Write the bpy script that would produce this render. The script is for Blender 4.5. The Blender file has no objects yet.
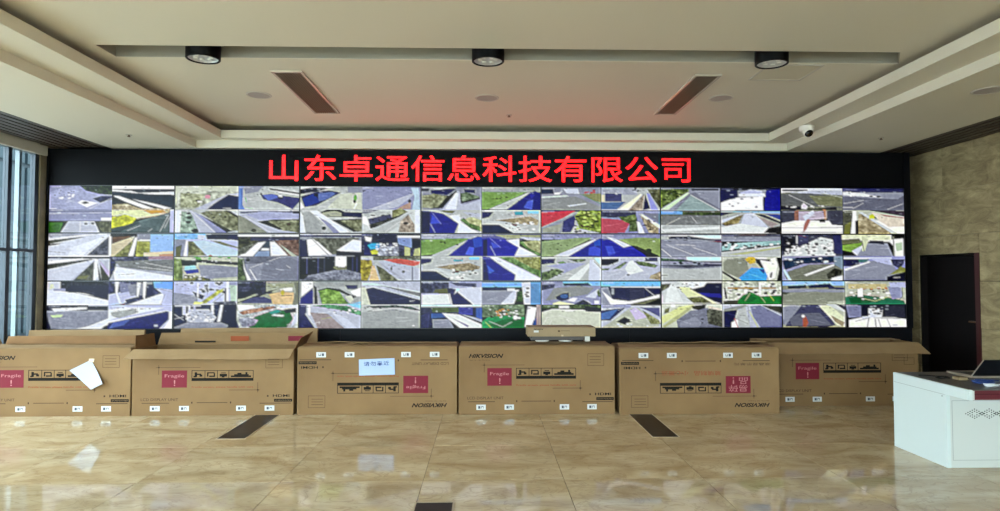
import bpy, bmesh, math, random
import numpy as np
from mathutils import Matrix, Vector

SC = bpy.context.scene
COL = SC.collection
random.seed(7)

# ------------------------------------------------------------------ camera
cam_data = bpy.data.cameras.new('camera')
cam_data.sensor_width = 36.0
cam_data.lens = 21.6
cam_data.clip_end = 200
cam = bpy.data.objects.new('camera', cam_data)
COL.objects.link(cam)
cam.location = (0, 0, 1.6)
cam.rotation_euler = (math.pi / 2 + math.atan(19.5 / 600), 0, -math.atan(15 / 600))
SC.camera = cam

# ------------------------------------------------------------------ world: bright hazy daylight sky
world = bpy.data.worlds.new('sky')
SC.world = world
world.use_nodes = True
wn = world.node_tree
wn.nodes['Background'].inputs['Color'].default_value = (0.86, 0.94, 1.0, 1)
wn.nodes['Background'].inputs['Strength'].default_value = 14.8

# ------------------------------------------------------------------ exposure
SC.view_settings.view_transform = 'Standard'
SC.view_settings.look = 'None'
SC.view_settings.gamma = 1.0
SC.view_settings.use_curve_mapping = False
SC.view_settings.exposure = 0.0


# ------------------------------------------------------------------ helpers
def link(o):
    COL.objects.link(o)
    return o

WLOC = {}            # world position of every empty / object used as a parent

def tag(o, label=None, cat=None, group=None, kind=None):
    if label: o['label'] = label
    if cat: o['category'] = cat
    if group: o['group'] = group
    if kind: o['kind'] = kind
    return o

def thing(name, loc, label, cat, group=None):
    o = link(bpy.data.objects.new(name, None))
    o.empty_display_size = 0.1
    o.location = loc
    WLOC[o] = Vector(loc)
    return tag(o, label, cat, group)

class MB:
    """collects geometry in world coordinates"""
    def __init__(s):
        s.v, s.f = [], []
    def add(s, vs, fs):
        n = len(s.v)
        s.v += [tuple(p) for p in vs]
        s.f += [[i + n for i in f] for f in fs]
        return s
    def box(s, x0, x1, y0, y1, z0, z1):
        return s.add([(x0, y0, z0), (x1, y0, z0), (x1, y1, z0), (x0, y1, z0), (x0, y0, z1), (x1, y0, z1), (x1, y1, z1), (x0, y1, z1)],
                     [(0, 3, 2, 1), (4, 5, 6, 7), (0, 1, 5, 4), (1, 2, 6, 5), (2, 3, 7, 6), (3, 0, 4, 7)])
    def slab(s, quad, n, t):
        """quad of four points extruded by t along n"""
        q = [Vector(p) for p in quad]
        n = Vector(n).normalized() * t
        k = len(q)
        vs = q + [p + n for p in q]
        fs = [list(range(k))[::-1], [i + k for i in range(k)]]
        for i in range(k):
            j = (i + 1) % k
            fs.append([i, j, j + k, i + k])
        return s.add(vs, fs)
    def quadslab(s, a, b, c, d, t):
        a, b, c, d = map(Vector, (a, b, c, d))
        return s.slab((a, b, c, d), (b - a).cross(d - a), t)
    def lathe(s, prof, cx, cy, n=40, sx=1, sy=1):
        vs, fs = [], []
        m = len(prof)
        for i in range(n):
            a = 2 * math.pi * i / n
            for r, z in prof:
                vs.append((cx + r * sx * math.cos(a), cy + r * sy * math.sin(a), z))
        for i in range(n):
            j = (i + 1) % n
            for k in range(m - 1):
                fs.append((i * m + k, j * m + k, j * m + k + 1, i * m + k + 1))
        return s.add(vs, fs)
    def tube(s, pts, r, n=8):
        pts = [Vector(p) for p in pts]
        vs, fs = [], []
        up = Vector((0, 0, 1))
        for i, p in enumerate(pts):
            t = (pts[min(i + 1, len(pts) - 1)] - pts[max(i - 1, 0)]).normalized()
            a = t.cross(up)
            if a.length < 1e-4: a = t.cross(Vector((1, 0, 0)))
            a.normalize()
            b = a.cross(t)
            for k in range(n):
                g = 2 * math.pi * k / n
                vs.append(p + (a * math.cos(g) + b * math.sin(g)) * r)
        for i in range(len(pts) - 1):
            for k in range(n):
                l = (k + 1) % n
                fs.append((i * n + k, i * n + l, (i + 1) * n + l, (i + 1) * n + k))
        fs.append(list(range(n)))
        fs.append([(len(pts) - 1) * n + k for k in range(n)][::-1])
        return s.add(vs, fs)
    def xf(s, M):
        s.v = [tuple(M @ Vector(p)) for p in s.v]
        return s
    def build(s, name, mat, parent=None, bevel=0.0, smooth=False, origin='center', kind=None):
        v = np.array(s.v, float)
        lo, hi = v.min(0), v.max(0)
        c = (lo + hi) / 2
        if origin == 'base': c[2] = lo[2]
        me = bpy.data.meshes.new(name)
        me.from_pydata([tuple(p) for p in (v - c)], [], s.f)
        bm = bmesh.new()
        bm.from_mesh(me)
        bmesh.ops.recalc_face_normals(bm, faces=bm.faces)
        if bevel > 0:
            bmesh.ops.bevel(bm, geom=list(bm.edges), offset=bevel, segments=2, affect='EDGES', profile=0.5)
        bm.to_mesh(me)
        bm.free()
        me.materials.append(mat)
        if smooth:
            for p in me.polygons: p.use_smooth = True
            try: me.set_sharp_from_angle(angle=math.radians(40))
            except Exception: pass
        o = link(bpy.data.objects.new(name, me))
        place(o, Vector(c), parent)
        if kind: o['kind'] = kind
        return o

def place(o, wpos, parent=None):
    WLOC[o] = Vector(wpos)
    if parent is not None:
        o.parent = parent
        o.location = Vector(wpos) - WLOC[parent]
    else:
        o.location = wpos
    return o

def inst(name, me, wpos, parent=None):
    return place(link(bpy.data.objects.new(name, me)), wpos, parent)

def box(name, x0, x1, y0, y1, z0, z1, mat, parent=None, bevel=0.0, **k):
    return MB().box(x0, x1, y0, y1, z0, z1).build(name, mat, parent, bevel, **k)

def structure(o):
    o['kind'] = 'structure'
    return o

def lin(c):
    return tuple((x / 12.92 if x <= 0.04045 else ((x + 0.055) / 1.055) ** 2.4) for x in c)

def rgb(r, g, b):
    return lin((r / 255, g / 255, b / 255)) + (1,)

def mat(name, col, rough=0.6, metal=0.0, spec=0.5, noise=None, col2=None, bump=None, stretch=None, emit=None, coat=0.0):
    m = bpy.data.materials.new(name)
    m.use_nodes = True
    nt = m.node_tree
    b = nt.nodes['Principled BSDF']
    b.inputs['Base Color'].default_value = col
    b.inputs['Roughness'].default_value = rough
    b.inputs['Metallic'].default_value = metal
    b.inputs['Specular IOR Level'].default_value = spec
    b.inputs['Coat Weight'].default_value = coat
    if emit:
        b.inputs['Emission Color'].default_value = emit[0]
        b.inputs['Emission Strength'].default_value = emit[1]
    if noise or bump:
        tc = nt.nodes.new('ShaderNodeTexCoord')
        mp = nt.nodes.new('ShaderNodeMapping')
        if stretch: mp.inputs['Scale'].default_value = stretch
        nt.links.new(tc.outputs['Object'], mp.inputs['Vector'])
    if noise:
        n = nt.nodes.new('ShaderNodeTexNoise')
        n.inputs['Scale'].default_value = noise
        n.inputs['Detail'].default_value = 6
        nt.links.new(mp.outputs['Vector'], n.inputs['Vector'])
        r = nt.nodes.new('ShaderNodeValToRGB')
        r.color_ramp.elements[0].position = 0.3
        r.color_ramp.elements[1].position = 0.72
        r.color_ramp.elements[0].color = col
        r.color_ramp.elements[1].color = col2 or col
        nt.links.new(n.outputs['Fac'], r.inputs['Fac'])
        nt.links.new(r.outputs['Color'], b.inputs['Base Color'])
    if bump:
        n2 = nt.nodes.new('ShaderNodeTexNoise')
        n2.inputs['Scale'].default_value = bump[0]
        n2.inputs['Detail'].default_value = 5
        nt.links.new(mp.outputs['Vector'], n2.inputs['Vector'])
        bp = nt.nodes.new('ShaderNodeBump')
        bp.inputs['Strength'].default_value = bump[1]
        bp.inputs['Distance'].default_value = bump[2] if len(bump) > 2 else 0.01
        nt.links.new(n2.outputs['Fac'], bp.inputs['Height'])
        nt.links.new(bp.outputs['Normal'], b.inputs['Normal'])
    return m

# ------------------------------------------------------------------ materials
M = {}
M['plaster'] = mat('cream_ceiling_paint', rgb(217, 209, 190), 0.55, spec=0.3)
M['dark_slat'] = mat('dark_brown_slat', rgb(70, 60, 52), 0.5)
M['black_void'] = mat('black_backing', rgb(18, 17, 17), 0.8)
M['black_clad'] = mat('black_cladding', rgb(5, 6, 13), 0.5, spec=0.15)
M['bezel'] = mat('display_bezel', rgb(10, 10, 16), 0.35)
M['header'] = mat('cream_header', rgb(205, 198, 180), 0.6)
M['mullion'] = mat('dark_aluminium', rgb(48, 56, 64), 0.4, metal=0.3)
M['white_alu'] = mat('white_aluminium', rgb(118, 130, 136), 0.4)
M['pier'] = mat('pier_stone', rgb(120, 108, 88), 0.6, noise=6, col2=rgb(150, 136, 110))
M['plain_wall'] = mat('warm_wall_paint', rgb(190, 180, 160), 0.7)
M['grout'] = mat('floor_grout', rgb(128, 108, 82), 0.6)
M['door_wood'] = mat('dark_door_wood', rgb(10, 7, 8), 0.6, spec=0.2, noise=9, col2=rgb(16, 10, 10), stretch=(1, 1, 0.15))
M['door_frame'] = mat('dark_red_door_frame', rgb(62, 22, 22), 0.45)
M['downlight'] = mat('black_lamp_body', rgb(7, 7, 10), 0.5, spec=0.2)
M['reflector'] = mat('silver_reflector', rgb(205, 205, 205), 0.45, metal=0.6)
M['lens'] = mat('lamp_lens', rgb(235, 235, 230), 0.15)
M['grille_frame'] = mat('vent_frame', rgb(198, 188, 172), 0.25)
M['grille_bar'] = mat('vent_bars', rgb(104, 92, 70), 0.5)
M['access'] = mat('access_cover', rgb(206, 197, 174), 0.6)
M['speaker'] = mat('speaker_cloth', rgb(172, 162, 156), 0.8)
M['speaker_ring'] = mat('speaker_ring', rgb(192, 184, 172), 0.5)
M['sprinkler'] = mat('sprinkler_brass', rgb(110, 85, 60), 0.4, metal=0.7)
M['cam_white'] = mat('camera_white', rgb(226, 220, 210), 0.35)
M['cam_lens'] = mat('camera_black', rgb(10, 10, 12), 0.12)
M['inlay'] = mat('dark_brown_inlay', rgb(30, 25, 25), 0.35, spec=0.15, noise=14, col2=rgb(46, 39, 37))
M['inlay_edge'] = mat('inlay_edge', rgb(176, 160, 132), 0.3)
M['carton'] = mat('cardboard', rgb(122, 94, 62), 0.75, spec=0.2, noise=1.6, col2=rgb(138, 109, 74), bump=(3.0, 0.25, 0.02))
M['carton_in'] = mat('cardboard_inside', rgb(122, 90, 60), 0.85, spec=0.1, noise=4, col2=rgb(134, 100, 68))
M['carton_edge'] = mat('cardboard_flap', rgb(136, 109, 77), 0.8, spec=0.15, noise=3, col2=rgb(150, 123, 89), bump=(5.0, 0.3, 0.02))
M['ink'] = mat('black_ink', rgb(30, 26, 22), 0.7, spec=0.1)
M['ink_brown'] = mat('brown_ink', rgb(74, 56, 38), 0.7, spec=0.1)
M['red_ink'] = mat('red_ink', rgb(116, 30, 44), 0.6, spec=0.2)
M['red_text'] = mat('orange_red_ink', rgb(144, 74, 46), 0.7, spec=0.1)
M['label_letter'] = mat('pink_lettering', rgb(176, 108, 110), 0.7)
M['sticker'] = mat('white_sticker', rgb(200, 201, 200), 0.4)
M['sticker_ink'] = mat('sticker_ink', rgb(70, 74, 84), 0.6)
M['paper'] = mat('white_paper', rgb(174, 180, 194), 0.6)
M['paper_blue'] = mat('blue_white_paper', rgb(164, 182, 214), 0.6)
M['tape'] = mat('clear_tape', rgb(196, 172, 138), 0.2)
M['foam'] = mat('white_foam', rgb(225, 222, 212), 0.8)
M['recorder'] = mat('recorder_metal', rgb(70, 62, 56), 0.5)
M['grey_carton'] = mat('grey_tan_card', rgb(138, 116, 86), 0.75, noise=3, col2=rgb(150, 128, 96))
M['desk_white'] = mat('white_laminate', rgb(206, 216, 214), 0.35)
M['desk_grey'] = mat('pale_grey_laminate', rgb(198, 201, 196), 0.4)
M['desk_top'] = mat('dark_desk_top', rgb(84, 80, 78), 0.3)
M['groove'] = mat('groove_grey', rgb(150, 154, 152), 0.6)
M['maroon'] = mat('maroon_panel', rgb(88, 20, 34), 0.4)
M['laptop_dark'] = mat('laptop_shell', rgb(22, 24, 30), 0.35)
M['laptop_silver'] = mat('laptop_silver', rgb(186, 176, 160), 0.3, metal=0.6)
M['cable_blue'] = mat('blue_cable', rgb(36, 60, 120), 0.4)
M['cable_white'] = mat('white_cable', rgb(222, 226, 230), 0.4)
M['cable_black'] = mat('black_cable', rgb(16, 16, 18), 0.45)
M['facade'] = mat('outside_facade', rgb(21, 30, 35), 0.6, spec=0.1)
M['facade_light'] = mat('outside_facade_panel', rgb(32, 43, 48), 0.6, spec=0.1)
M['ground'] = mat('outside_paving', rgb(140, 140, 136), 0.9, noise=2, col2=rgb(155, 154, 150))

def glass_mat():
    m = bpy.data.materials.new('window_glass')
    m.use_nodes = True
    nt = m.node_tree
    nt.nodes.clear()
    out = nt.nodes.new('ShaderNodeOutputMaterial')
    tr = nt.nodes.new('ShaderNodeBsdfTransparent')
    tr.inputs['Color'].default_value = (0.88, 0.95, 0.96, 1)
    gl = nt.nodes.new('ShaderNodeBsdfGlossy')
    gl.inputs['Roughness'].default_value = 0.02
    lw = nt.nodes.new('ShaderNodeLayerWeight')
    lw.inputs['Blend'].default_value = 0.5
    pw = nt.nodes.new('ShaderNodeMath'); pw.operation = 'POWER'; pw.inputs[1].default_value = 4.0
    ml = nt.nodes.new('ShaderNodeMath'); ml.operation = 'MULTIPLY_ADD'
    ml.inputs[1].default_value = 0.7; ml.inputs[2].default_value = 0.04
    mx = nt.nodes.new('ShaderNodeMixShader')
    nt.links.new(lw.outputs['Facing'], pw.inputs[0])
    nt.links.new(pw.outputs[0], ml.inputs[0])
    nt.links.new(ml.outputs[0], mx.inputs[0])
    nt.links.new(tr.outputs[0], mx.inputs[1])
    nt.links.new(gl.outputs[0], mx.inputs[2])
    nt.links.new(mx.outputs[0], out.inputs['Surface'])
    return m
M['glass'] = glass_mat()

def marble_mat():
    m = bpy.data.materials.new('polished_beige_marble')
    m.use_nodes = True
    nt = m.node_tree
    N, L = nt.nodes, nt.links
    b = N['Principled BSDF']
    b.inputs['Roughness'].default_value = 0.045
    b.inputs['Specular IOR Level'].default_value = 0.5
    tc = N.new('ShaderNodeTexCoord')
    oi = N.new('ShaderNodeObjectInfo')
    vm = N.new('ShaderNodeVectorMath'); vm.operation = 'MULTIPLY_ADD'
    cm = N.new('ShaderNodeCombineXYZ')
    L.new(oi.outputs['Random'], cm.inputs[0]); L.new(oi.outputs['Random'], cm.inputs[1])
    vm.inputs[1].default_value = (37, 53, 0)
    L.new(cm.outputs[0], vm.inputs[0]); L.new(tc.outputs['Object'], vm.inputs[2])
    mp = N.new('ShaderNodeMapping')
    mp.inputs['Rotation'].default_value = (0, 0, 0.7)
    mp.inputs['Scale'].default_value = (1.0, 1.9, 1)
    L.new(vm.outputs[0], mp.inputs['Vector'])
    n1 = N.new('ShaderNodeTexNoise')
    n1.inputs['Scale'].default_value = 1.7; n1.inputs['Detail'].default_value = 9
    n1.inputs['Roughness'].default_value = 0.58; n1.inputs['Distortion'].default_value = 0.8
    L.new(mp.outputs[0], n1.inputs['Vector'])
    r1 = N.new('ShaderNodeValToRGB')
    e = r1.color_ramp.elements
    e[0].position, e[0].color = 0.30, rgb(170, 145, 108)
    e[1].position, e[1].color = 0.70, rgb(212, 194, 162)
    k = e.new(0.5); k.color = rgb(194, 173, 138)
    L.new(n1.outputs['Fac'], r1.inputs['Fac'])
    n2 = N.new('ShaderNodeTexNoise')
    n2.inputs['Scale'].default_value = 2.6; n2.inputs['Detail'].default_value = 7; n2.inputs['Distortion'].default_value = 2.0
    L.new(mp.outputs[0], n2.inputs['Vector'])
    r2 = N.new('ShaderNodeValToRGB')
    q = r2.color_ramp.elements
    q[0].position, q[0].color = 0.47, (0, 0, 0, 1)
    q[1].position, q[1].color = 0.53, (0, 0, 0, 1)
    k = q.new(0.5); k.color = (1, 1, 1, 1)
    L.new(n2.outputs['Fac'], r2.inputs['Fac'])
    mu = N.new('ShaderNodeMath'); mu.operation = 'MULTIPLY'; mu.inputs[1].default_value = 0.45
    L.new(r2.outputs['Color'], mu.inputs[0])
    mx = N.new('ShaderNodeMixRGB')
    mx.inputs['Color2'].default_value = rgb(150, 124, 94)
    L.new(mu.outputs[0], mx.inputs['Fac']); L.new(r1.outputs['Color'], mx.inputs['Color1'])
    L.new(mx.outputs[0], b.inputs['Base Color'])
    return m
M['marble'] = marble_mat()

def stone_mat():
    m = bpy.data.materials.new('veined_brown_stone')
    m.use_nodes = True
    nt = m.node_tree
    N, L = nt.nodes, nt.links
    b = N['Principled BSDF']
    b.inputs['Roughness'].default_value = 0.6
    tc = N.new('ShaderNodeTexCoord')
    oi = N.new('ShaderNodeObjectInfo')
    cm = N.new('ShaderNodeCombineXYZ')
    for i in range(3): L.new(oi.outputs['Random'], cm.inputs[i])
    vm = N.new('ShaderNodeVectorMath'); vm.operation = 'MULTIPLY_ADD'
    vm.inputs[1].default_value = (11, 23, 31)
    L.new(cm.outputs[0], vm.inputs[0]); L.new(tc.outputs['Object'], vm.inputs[2])
    mp = N.new('ShaderNodeMapping'); mp.inputs['Scale'].default_value = (1, 1.2, 3.0)
    L.new(vm.outputs[0], mp.inputs['Vector'])
    n1 = N.new('ShaderNodeTexNoise')
    n1.inputs['Scale'].default_value = 2.6; n1.inputs['Detail'].default_value = 10; n1.inputs['Roughness'].default_value = 0.7
    n1.inputs['Distortion'].default_value = 0.8
    L.new(mp.outputs[0], n1.inputs['Vector'])
    r = N.new('ShaderNodeValToRGB')
    e = r.color_ramp.elements
    e[0].position, e[0].color = 0.3, rgb(112, 96, 66)
    e[1].position, e[1].color = 0.7, rgb(186, 166, 126)
    k = e.new(0.5); k.color = rgb(150, 132, 96)
    L.new(n1.outputs['Fac'], r.inputs['Fac'])
    L.new(r.outputs['Color'], b.inputs['Base Color'])
    bp = N.new('ShaderNodeBump'); bp.inputs['Strength'].default_value = 0.5; bp.inputs['Distance'].default_value = 0.02
    L.new(n1.outputs['Fac'], bp.inputs['Height']); L.new(bp.outputs[0], b.inputs['Normal'])
    return m
M['stone'] = stone_mat()

def screen_mat():
    m = bpy.data.materials.new('lit_display_picture')
    m.use_nodes = True
    nt = m.node_tree
    b = nt.nodes['Principled BSDF']
    b.inputs['Base Color'].default_value = (0.004, 0.004, 0.005, 1)
    b.inputs['Roughness'].default_value = 0.4
    b.inputs['Specular IOR Level'].default_value = 0.15
    at = nt.nodes.new('ShaderNodeAttribute')
    at.attribute_name = 'picture'
    nt.links.new(at.outputs['Color'], b.inputs['Emission Color'])
    b.inputs['Emission Strength'].default_value = 1.0
    return m
M['screen'] = screen_mat()
M['led_red'] = mat('red_led', rgb(30, 3, 4), 0.5, emit=((1.0, 0.0025, 0.004, 1), 5.5))
M['led_panel'] = mat('black_led_panel', rgb(4, 4, 7), 0.6, spec=0.12)

# ------------------------------------------------------------------ the room
XL, XR, YF, YB = -5.93, 6.275, -6.0, 9.0
ZA, ZC = 3.60, 3.32

# floor with separate polished tiles
floor = structure(box('floor', -6.3, 6.6, YF - 0.2, YB + 0.2, -0.14, -0.012, M['grout']))
TX, TY = 1.10, 0.95
tile_me = None
for i in range(-5, 7):
    for j in range(-11, 5):
        x0, y0 = -0.48 + TX * i, 4.74 + TY * j
        x1, y1 = x0 + TX, y0 + TY
        cx0, cx1 = max(x0, XL), min(x1, XR)
        cy0, cy1 = max(y0, YF), min(y1, YB)
        if cx1 - cx0 < 0.05 or cy1 - cy0 < 0.05: continue
        whole = abs(cx1 - cx0 - TX) < 1e-6 and abs(cy1 - cy0 - TY) < 1e-6
        g = 0.0022
        if whole and tile_me:
            inst('floor_tile', tile_me, ((x0 + x1) / 2, (y0 + y1) / 2, -0.006), floor)
        else:
            o = box('floor_tile', cx0 + g, cx1 - g, cy0 + g, cy1 - g, -0.012, 0.0, M['marble'], floor)
            if whole: tile_me = o.data

# ceiling: central field with a lamp slot, cove lips, outer soffits, dark slats
SX0, SX1, SY0, SY1 = -3.39, 3.73, 5.24, 5.53
c = MB()
c.box(-4.45, 4.75, YF, SY0, ZA, ZA + 0.36)
c.box(-4.45, 4.75, SY1, 8.45, ZA, ZA + 0.36)
c.box(-4.45, SX0, SY0, SY1, ZA, ZA + 0.36)
c.slab([(SX1, SY0, ZA), (4.75, SY0, ZA), (4.75, SY1, ZA), (SX1 + 0.19, SY1, ZA)], (0, 0, 1), 0.36)
c.box(SX0, SX1 + 0.19, SY0, SY1, ZA + 0.31, ZA + 0.36)
ceiling = structure(c.build('ceiling', M['plaster']))
Z1, Z2 = 3.42, 3.525
M['slot_shade'] = mat('slot_shade_grey', rgb(158, 152, 138), 0.7)  # shade inside the slot, put into the lining's grey
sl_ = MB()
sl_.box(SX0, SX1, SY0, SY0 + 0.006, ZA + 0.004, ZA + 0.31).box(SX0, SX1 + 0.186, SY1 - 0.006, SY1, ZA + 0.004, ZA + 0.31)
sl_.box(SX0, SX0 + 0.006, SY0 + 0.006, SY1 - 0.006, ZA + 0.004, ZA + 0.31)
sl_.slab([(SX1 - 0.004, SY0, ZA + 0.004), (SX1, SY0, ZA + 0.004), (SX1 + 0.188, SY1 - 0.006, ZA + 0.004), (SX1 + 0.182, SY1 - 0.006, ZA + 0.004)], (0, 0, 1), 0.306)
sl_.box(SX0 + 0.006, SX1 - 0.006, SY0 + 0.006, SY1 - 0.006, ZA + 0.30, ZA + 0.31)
sl_.build('slot_shade_lining', M['slot_shade'], ceiling)
box('cove_lip', 3.855, 4.7, YF, 8.0, Z1, Z2, M['plaster'], ceiling)
box('cove_lip', -4.4, -3.505, YF, 8.0, Z1, Z2, M['plaster'], ceiling)
box('cove_lip', -4.4, 4.7, 8.0, 8.42, Z1, Z2, M['plaster'], ceiling)
cb = MB()
cb.box(4.70, 4.75, YF, 8.42, Z1, ZA + 0.02).box(-4.45, -4.40, YF, 8.42, Z1, ZA + 0.02).box(-4.45, 4.75, 8.42, 8.45, Z1, ZA + 0.02)
cb.build('cove_back', M['plaster'], ceiling)
box('soffit', 4.18, 5.56, YF, 8.42, ZC, Z1, M['plaster'], ceiling)
box('soffit', -5.08, -3.90, YF, 8.42, ZC, Z1, M['plaster'], ceiling)
box('soffit', -3.90, 4.18, 8.15, 8.42, ZC, Z1, M['plaster'], ceiling)
box('slat_backing', 5.56, XR, YF, YB, 3.40, 3.44, M['black_void'], ceiling)
box('slat_backing', XL - 0.1, -5.08, YF, YB, 3.40, 3.44, M['black_void'], ceiling)
box('slat_backing', -5.08, 5.56, 8.42, YB, 3.40, 3.44, M['black_void'], ceiling)
sl = None
for x in list(np.arange(-5.14, XL + 0.03, -0.11)) + list(np.arange(5.62, XR - 0.03, 0.11)):
    if sl is None:
        o = box('slat', x - 0.038, x + 0.038, YF, 8.18 if x < 0 else YB, 3.325, 3.395, M['dark_slat'], ceiling)
        sl = o.data
    else:
        y1 = 8.18 if x < 0 else YB
        if x < 0: inst('slat', sl, (x, (YF + 8.18) / 2, 3.36), ceiling)
        else: box('slat', x - 0.038, x + 0.038, YF, YB, 3.325, 3.395, M['dark_slat'], ceiling)

# back wall (behind the display wall), front wall with entrance glazing behind the viewer
structure(box('wall_back', XL - 0.2, XR + 0.3, YB, YB + 0.2, 0, 3.44, M['plain_wall']))
w2 = MB()
w2.box(XL - 0.2, XR + 0.3, YF - 0.2, YF, 0, 0.12)
w2.box(XL - 0.2, XR + 0.3, YF - 0.2, YF, 3.2, 3.96)
w2.box(XL - 0.2, XL + 0.1, YF - 0.2, YF, 0.12, 3.2)
w2.box(5.6, XR + 0.3, YF - 0.2, YF, 0.12, 3.2)
structure(w2.build('wall_front', M['plain_wall']))
win2 = structure(box('window_2', XL + 0.1, 5.6, YF - 0.12, YF - 0.06, 3.12, 3.2, M['mullion']))
n = 8
wx0, wx1 = XL + 0.1, 5.6
for i in range(n + 1):
    x = wx0 + (wx1 - wx0) * i / n
    box('mullion', x - 0.03, x + 0.03, YF - 0.13, YF - 0.05, 0.12, 3.12, M['mullion'], win2)
    if i < n:
        x2 = wx0 + (wx1 - wx0) * (i + 1) / n
        box('pane', x + 0.03, x2 - 0.03, YF - 0.096, YF - 0.088, 0.12, 3.12, M['glass'], win2)

# left wall: sill, header, stone pier and full-height glazing
wl = MB()
wl.box(XL - 0.2, XL, YF, 8.095, 3.27, 3.44)
wl.box(XL - 0.2, XL, YF, 8.095, 0.0, 0.10)
wall_left = structure(wl.build('wall_left', M['header']))
box('header_board', XL, XL + 0.05, YF, 8.17, 3.20, 3.325, M['header'], wall_left)
box('pier', XL - 0.06, XL + 0.015, 8.095, YB, 0.0, 3.44, M['pier'], wall_left)
win1 = structure(box('window_1', XL - 0.08, XL - 0.005, YF, 8.095, 3.20, 3.27, M['mullion']))
ys = [8.06, 7.61] + [7.61 - 1.15 * k for k in range(1, 12)] + [YF + 0.03]
for k, y in enumerate(ys):
    wdt = 0.03 if k else 0.034
    box('mullion', XL - 0.07, XL - 0.005, y - wdt, y + wdt, 0.10, 3.20, M['mullion'], win1)
    if k < len(ys) - 1:
        y2 = ys[k + 1]
        lo, hi = y2 + 0.03, y - wdt
        if hi - lo > 0.05:
            box('transom', XL - 0.07, XL, lo, hi, 1.90, 1.935, M['mullion'], win1)
            box('pane', XL - 0.042, XL - 0.036, lo, hi, 0.10, 1.90, M['glass'], win1)
            box('pane', XL - 0.042, XL - 0.036, lo, hi, 1.935, 3.20, M['glass'], win1)
for y in (7.83, 6.9, 5.75, 4.6):
    box('glass_fin', XL - 0.10, XL - 0.045, y - 0.02, y + 0.02, 0.10, 3.20, M['white_alu'], win1)

# outside: paving and an added block that dims the view through the side glazing
structure(box('ground_outside', -40, 40, -40, 40, -0.4, -0.16, M['ground']))
nb = thing('dimming_building', (-12.0, 14.0, -0.16), 'added building that dims the view through the left window', 'building')
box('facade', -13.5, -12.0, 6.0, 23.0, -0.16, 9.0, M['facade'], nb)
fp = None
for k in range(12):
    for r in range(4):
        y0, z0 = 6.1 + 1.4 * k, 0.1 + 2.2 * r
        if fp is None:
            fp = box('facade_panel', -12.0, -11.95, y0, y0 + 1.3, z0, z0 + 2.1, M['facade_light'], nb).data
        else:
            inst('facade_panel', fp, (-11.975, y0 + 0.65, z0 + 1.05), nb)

# right wall: stone panels around a dark door
DY0, DY1, DZ = 7.46, 8.52, 1.885
wr = MB()
wr.box(XR + 0.03, XR + 0.25, YF, DY0, 0, 3.44)
wr.box(XR + 0.03, XR + 0.25, DY1, YB, 0, 3.44)
wr.box(XR + 0.03, XR + 0.25, DY0, DY1, DZ, 3.44)
wr.box(XR + 0.21, XR + 0.25, DY0, DY1, 0, DZ)
wall_right = structure(wr.build('wall_right', M['black_void']))
zr = [0.0, 0.32, 0.92, 1.52, 2.13, 2.73, 3.40]
for r in range(6):
    z0, z1 = zr[r], zr[r + 1]
    y = YB
    edges = [YB]
    step = 1.55
    yy = YB - (0.95 if r % 2 else 0.4)
    while yy > YF:
        edges.append(yy); yy -= step
    edges.append(YF)
    for a, b_ in zip(edges[:-1], edges[1:]):
        hi, lo = a, b_
        d = 0.004
        parts = [(lo, hi, z0, z1)]
        if z0 < DZ and hi > DY0 and lo < DY1:
            parts = []
            if lo < DY0: parts.append((lo, DY0, z0, z1))
            if hi > DY1: parts.append((DY1, hi, z0, z1))
            if z1 > DZ: parts.append((max(lo, DY0), min(hi, DY1), DZ, z1))
        for (l_, h_, a0, a1) in parts:
            if h_ - l_ > 0.03:
                j = random.uniform(-0.003, 0.003)
                box('stone_panel', XR + j, XR + 0.03, l_ + d / 2, h_ - d / 2, a0 + d / 2, a1 - d / 2, M['stone'], wall_right)
door = structure(box('door_1', XR + 0.09, XR + 0.13, DY0 + 0.04, DY1 - 0.04, 0.005, DZ - 0.03, M['door_wood']))
box('door_frame', XR - 0.006, XR + 0.2, DY0, DY0 + 0.075, 0, DZ, M['door_frame'], door)
box('door_frame', XR + 0.01, XR + 0.2, DY1 - 0.03, DY1, 0, DZ, M['door_wood'], door)
box('door_frame', XR + 0.01, XR + 0.2, DY0 + 0.075, DY1 - 0.03, DZ - 0.025, DZ, M['door_wood'], door)
box('door_handle', XR + 0.05, XR + 0.09, DY0 + 0.14, DY0 + 0.26, 0.98, 1.0, M['sprinkler'], door)

# ------------------------------------------------------------------ the display wall
PX0, PZ1, PW, PH, PY = -5.872, 2.813, 1.674, 0.647, 8.2
rack = thing('display_wall_cabinet', (0, 8.32, 0), 'black cabinet framing and carrying the video wall', 'cabinet')
box('back_panel', -5.905, 5.93, 8.30, 8.40, 0.0, 3.31, M['black_clad'], rack)
for k in range(6):
    x0 = -5.905 + 11.835 * k / 6
    box('base_panel', x0 + 0.002, x0 + 11.835 / 6 - 0.002, 8.21, 8.30, 0.0, 0.866, M['black_clad'], rack)
box('side_panel', -5.905, -5.876, 8.19, 8.30, 0.866, 3.31, M['black_clad'], rack)
box('side_panel', 5.85, 5.93, 8.19, 8.30, 0.866, 3.31, M['black_clad'], rack)

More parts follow.
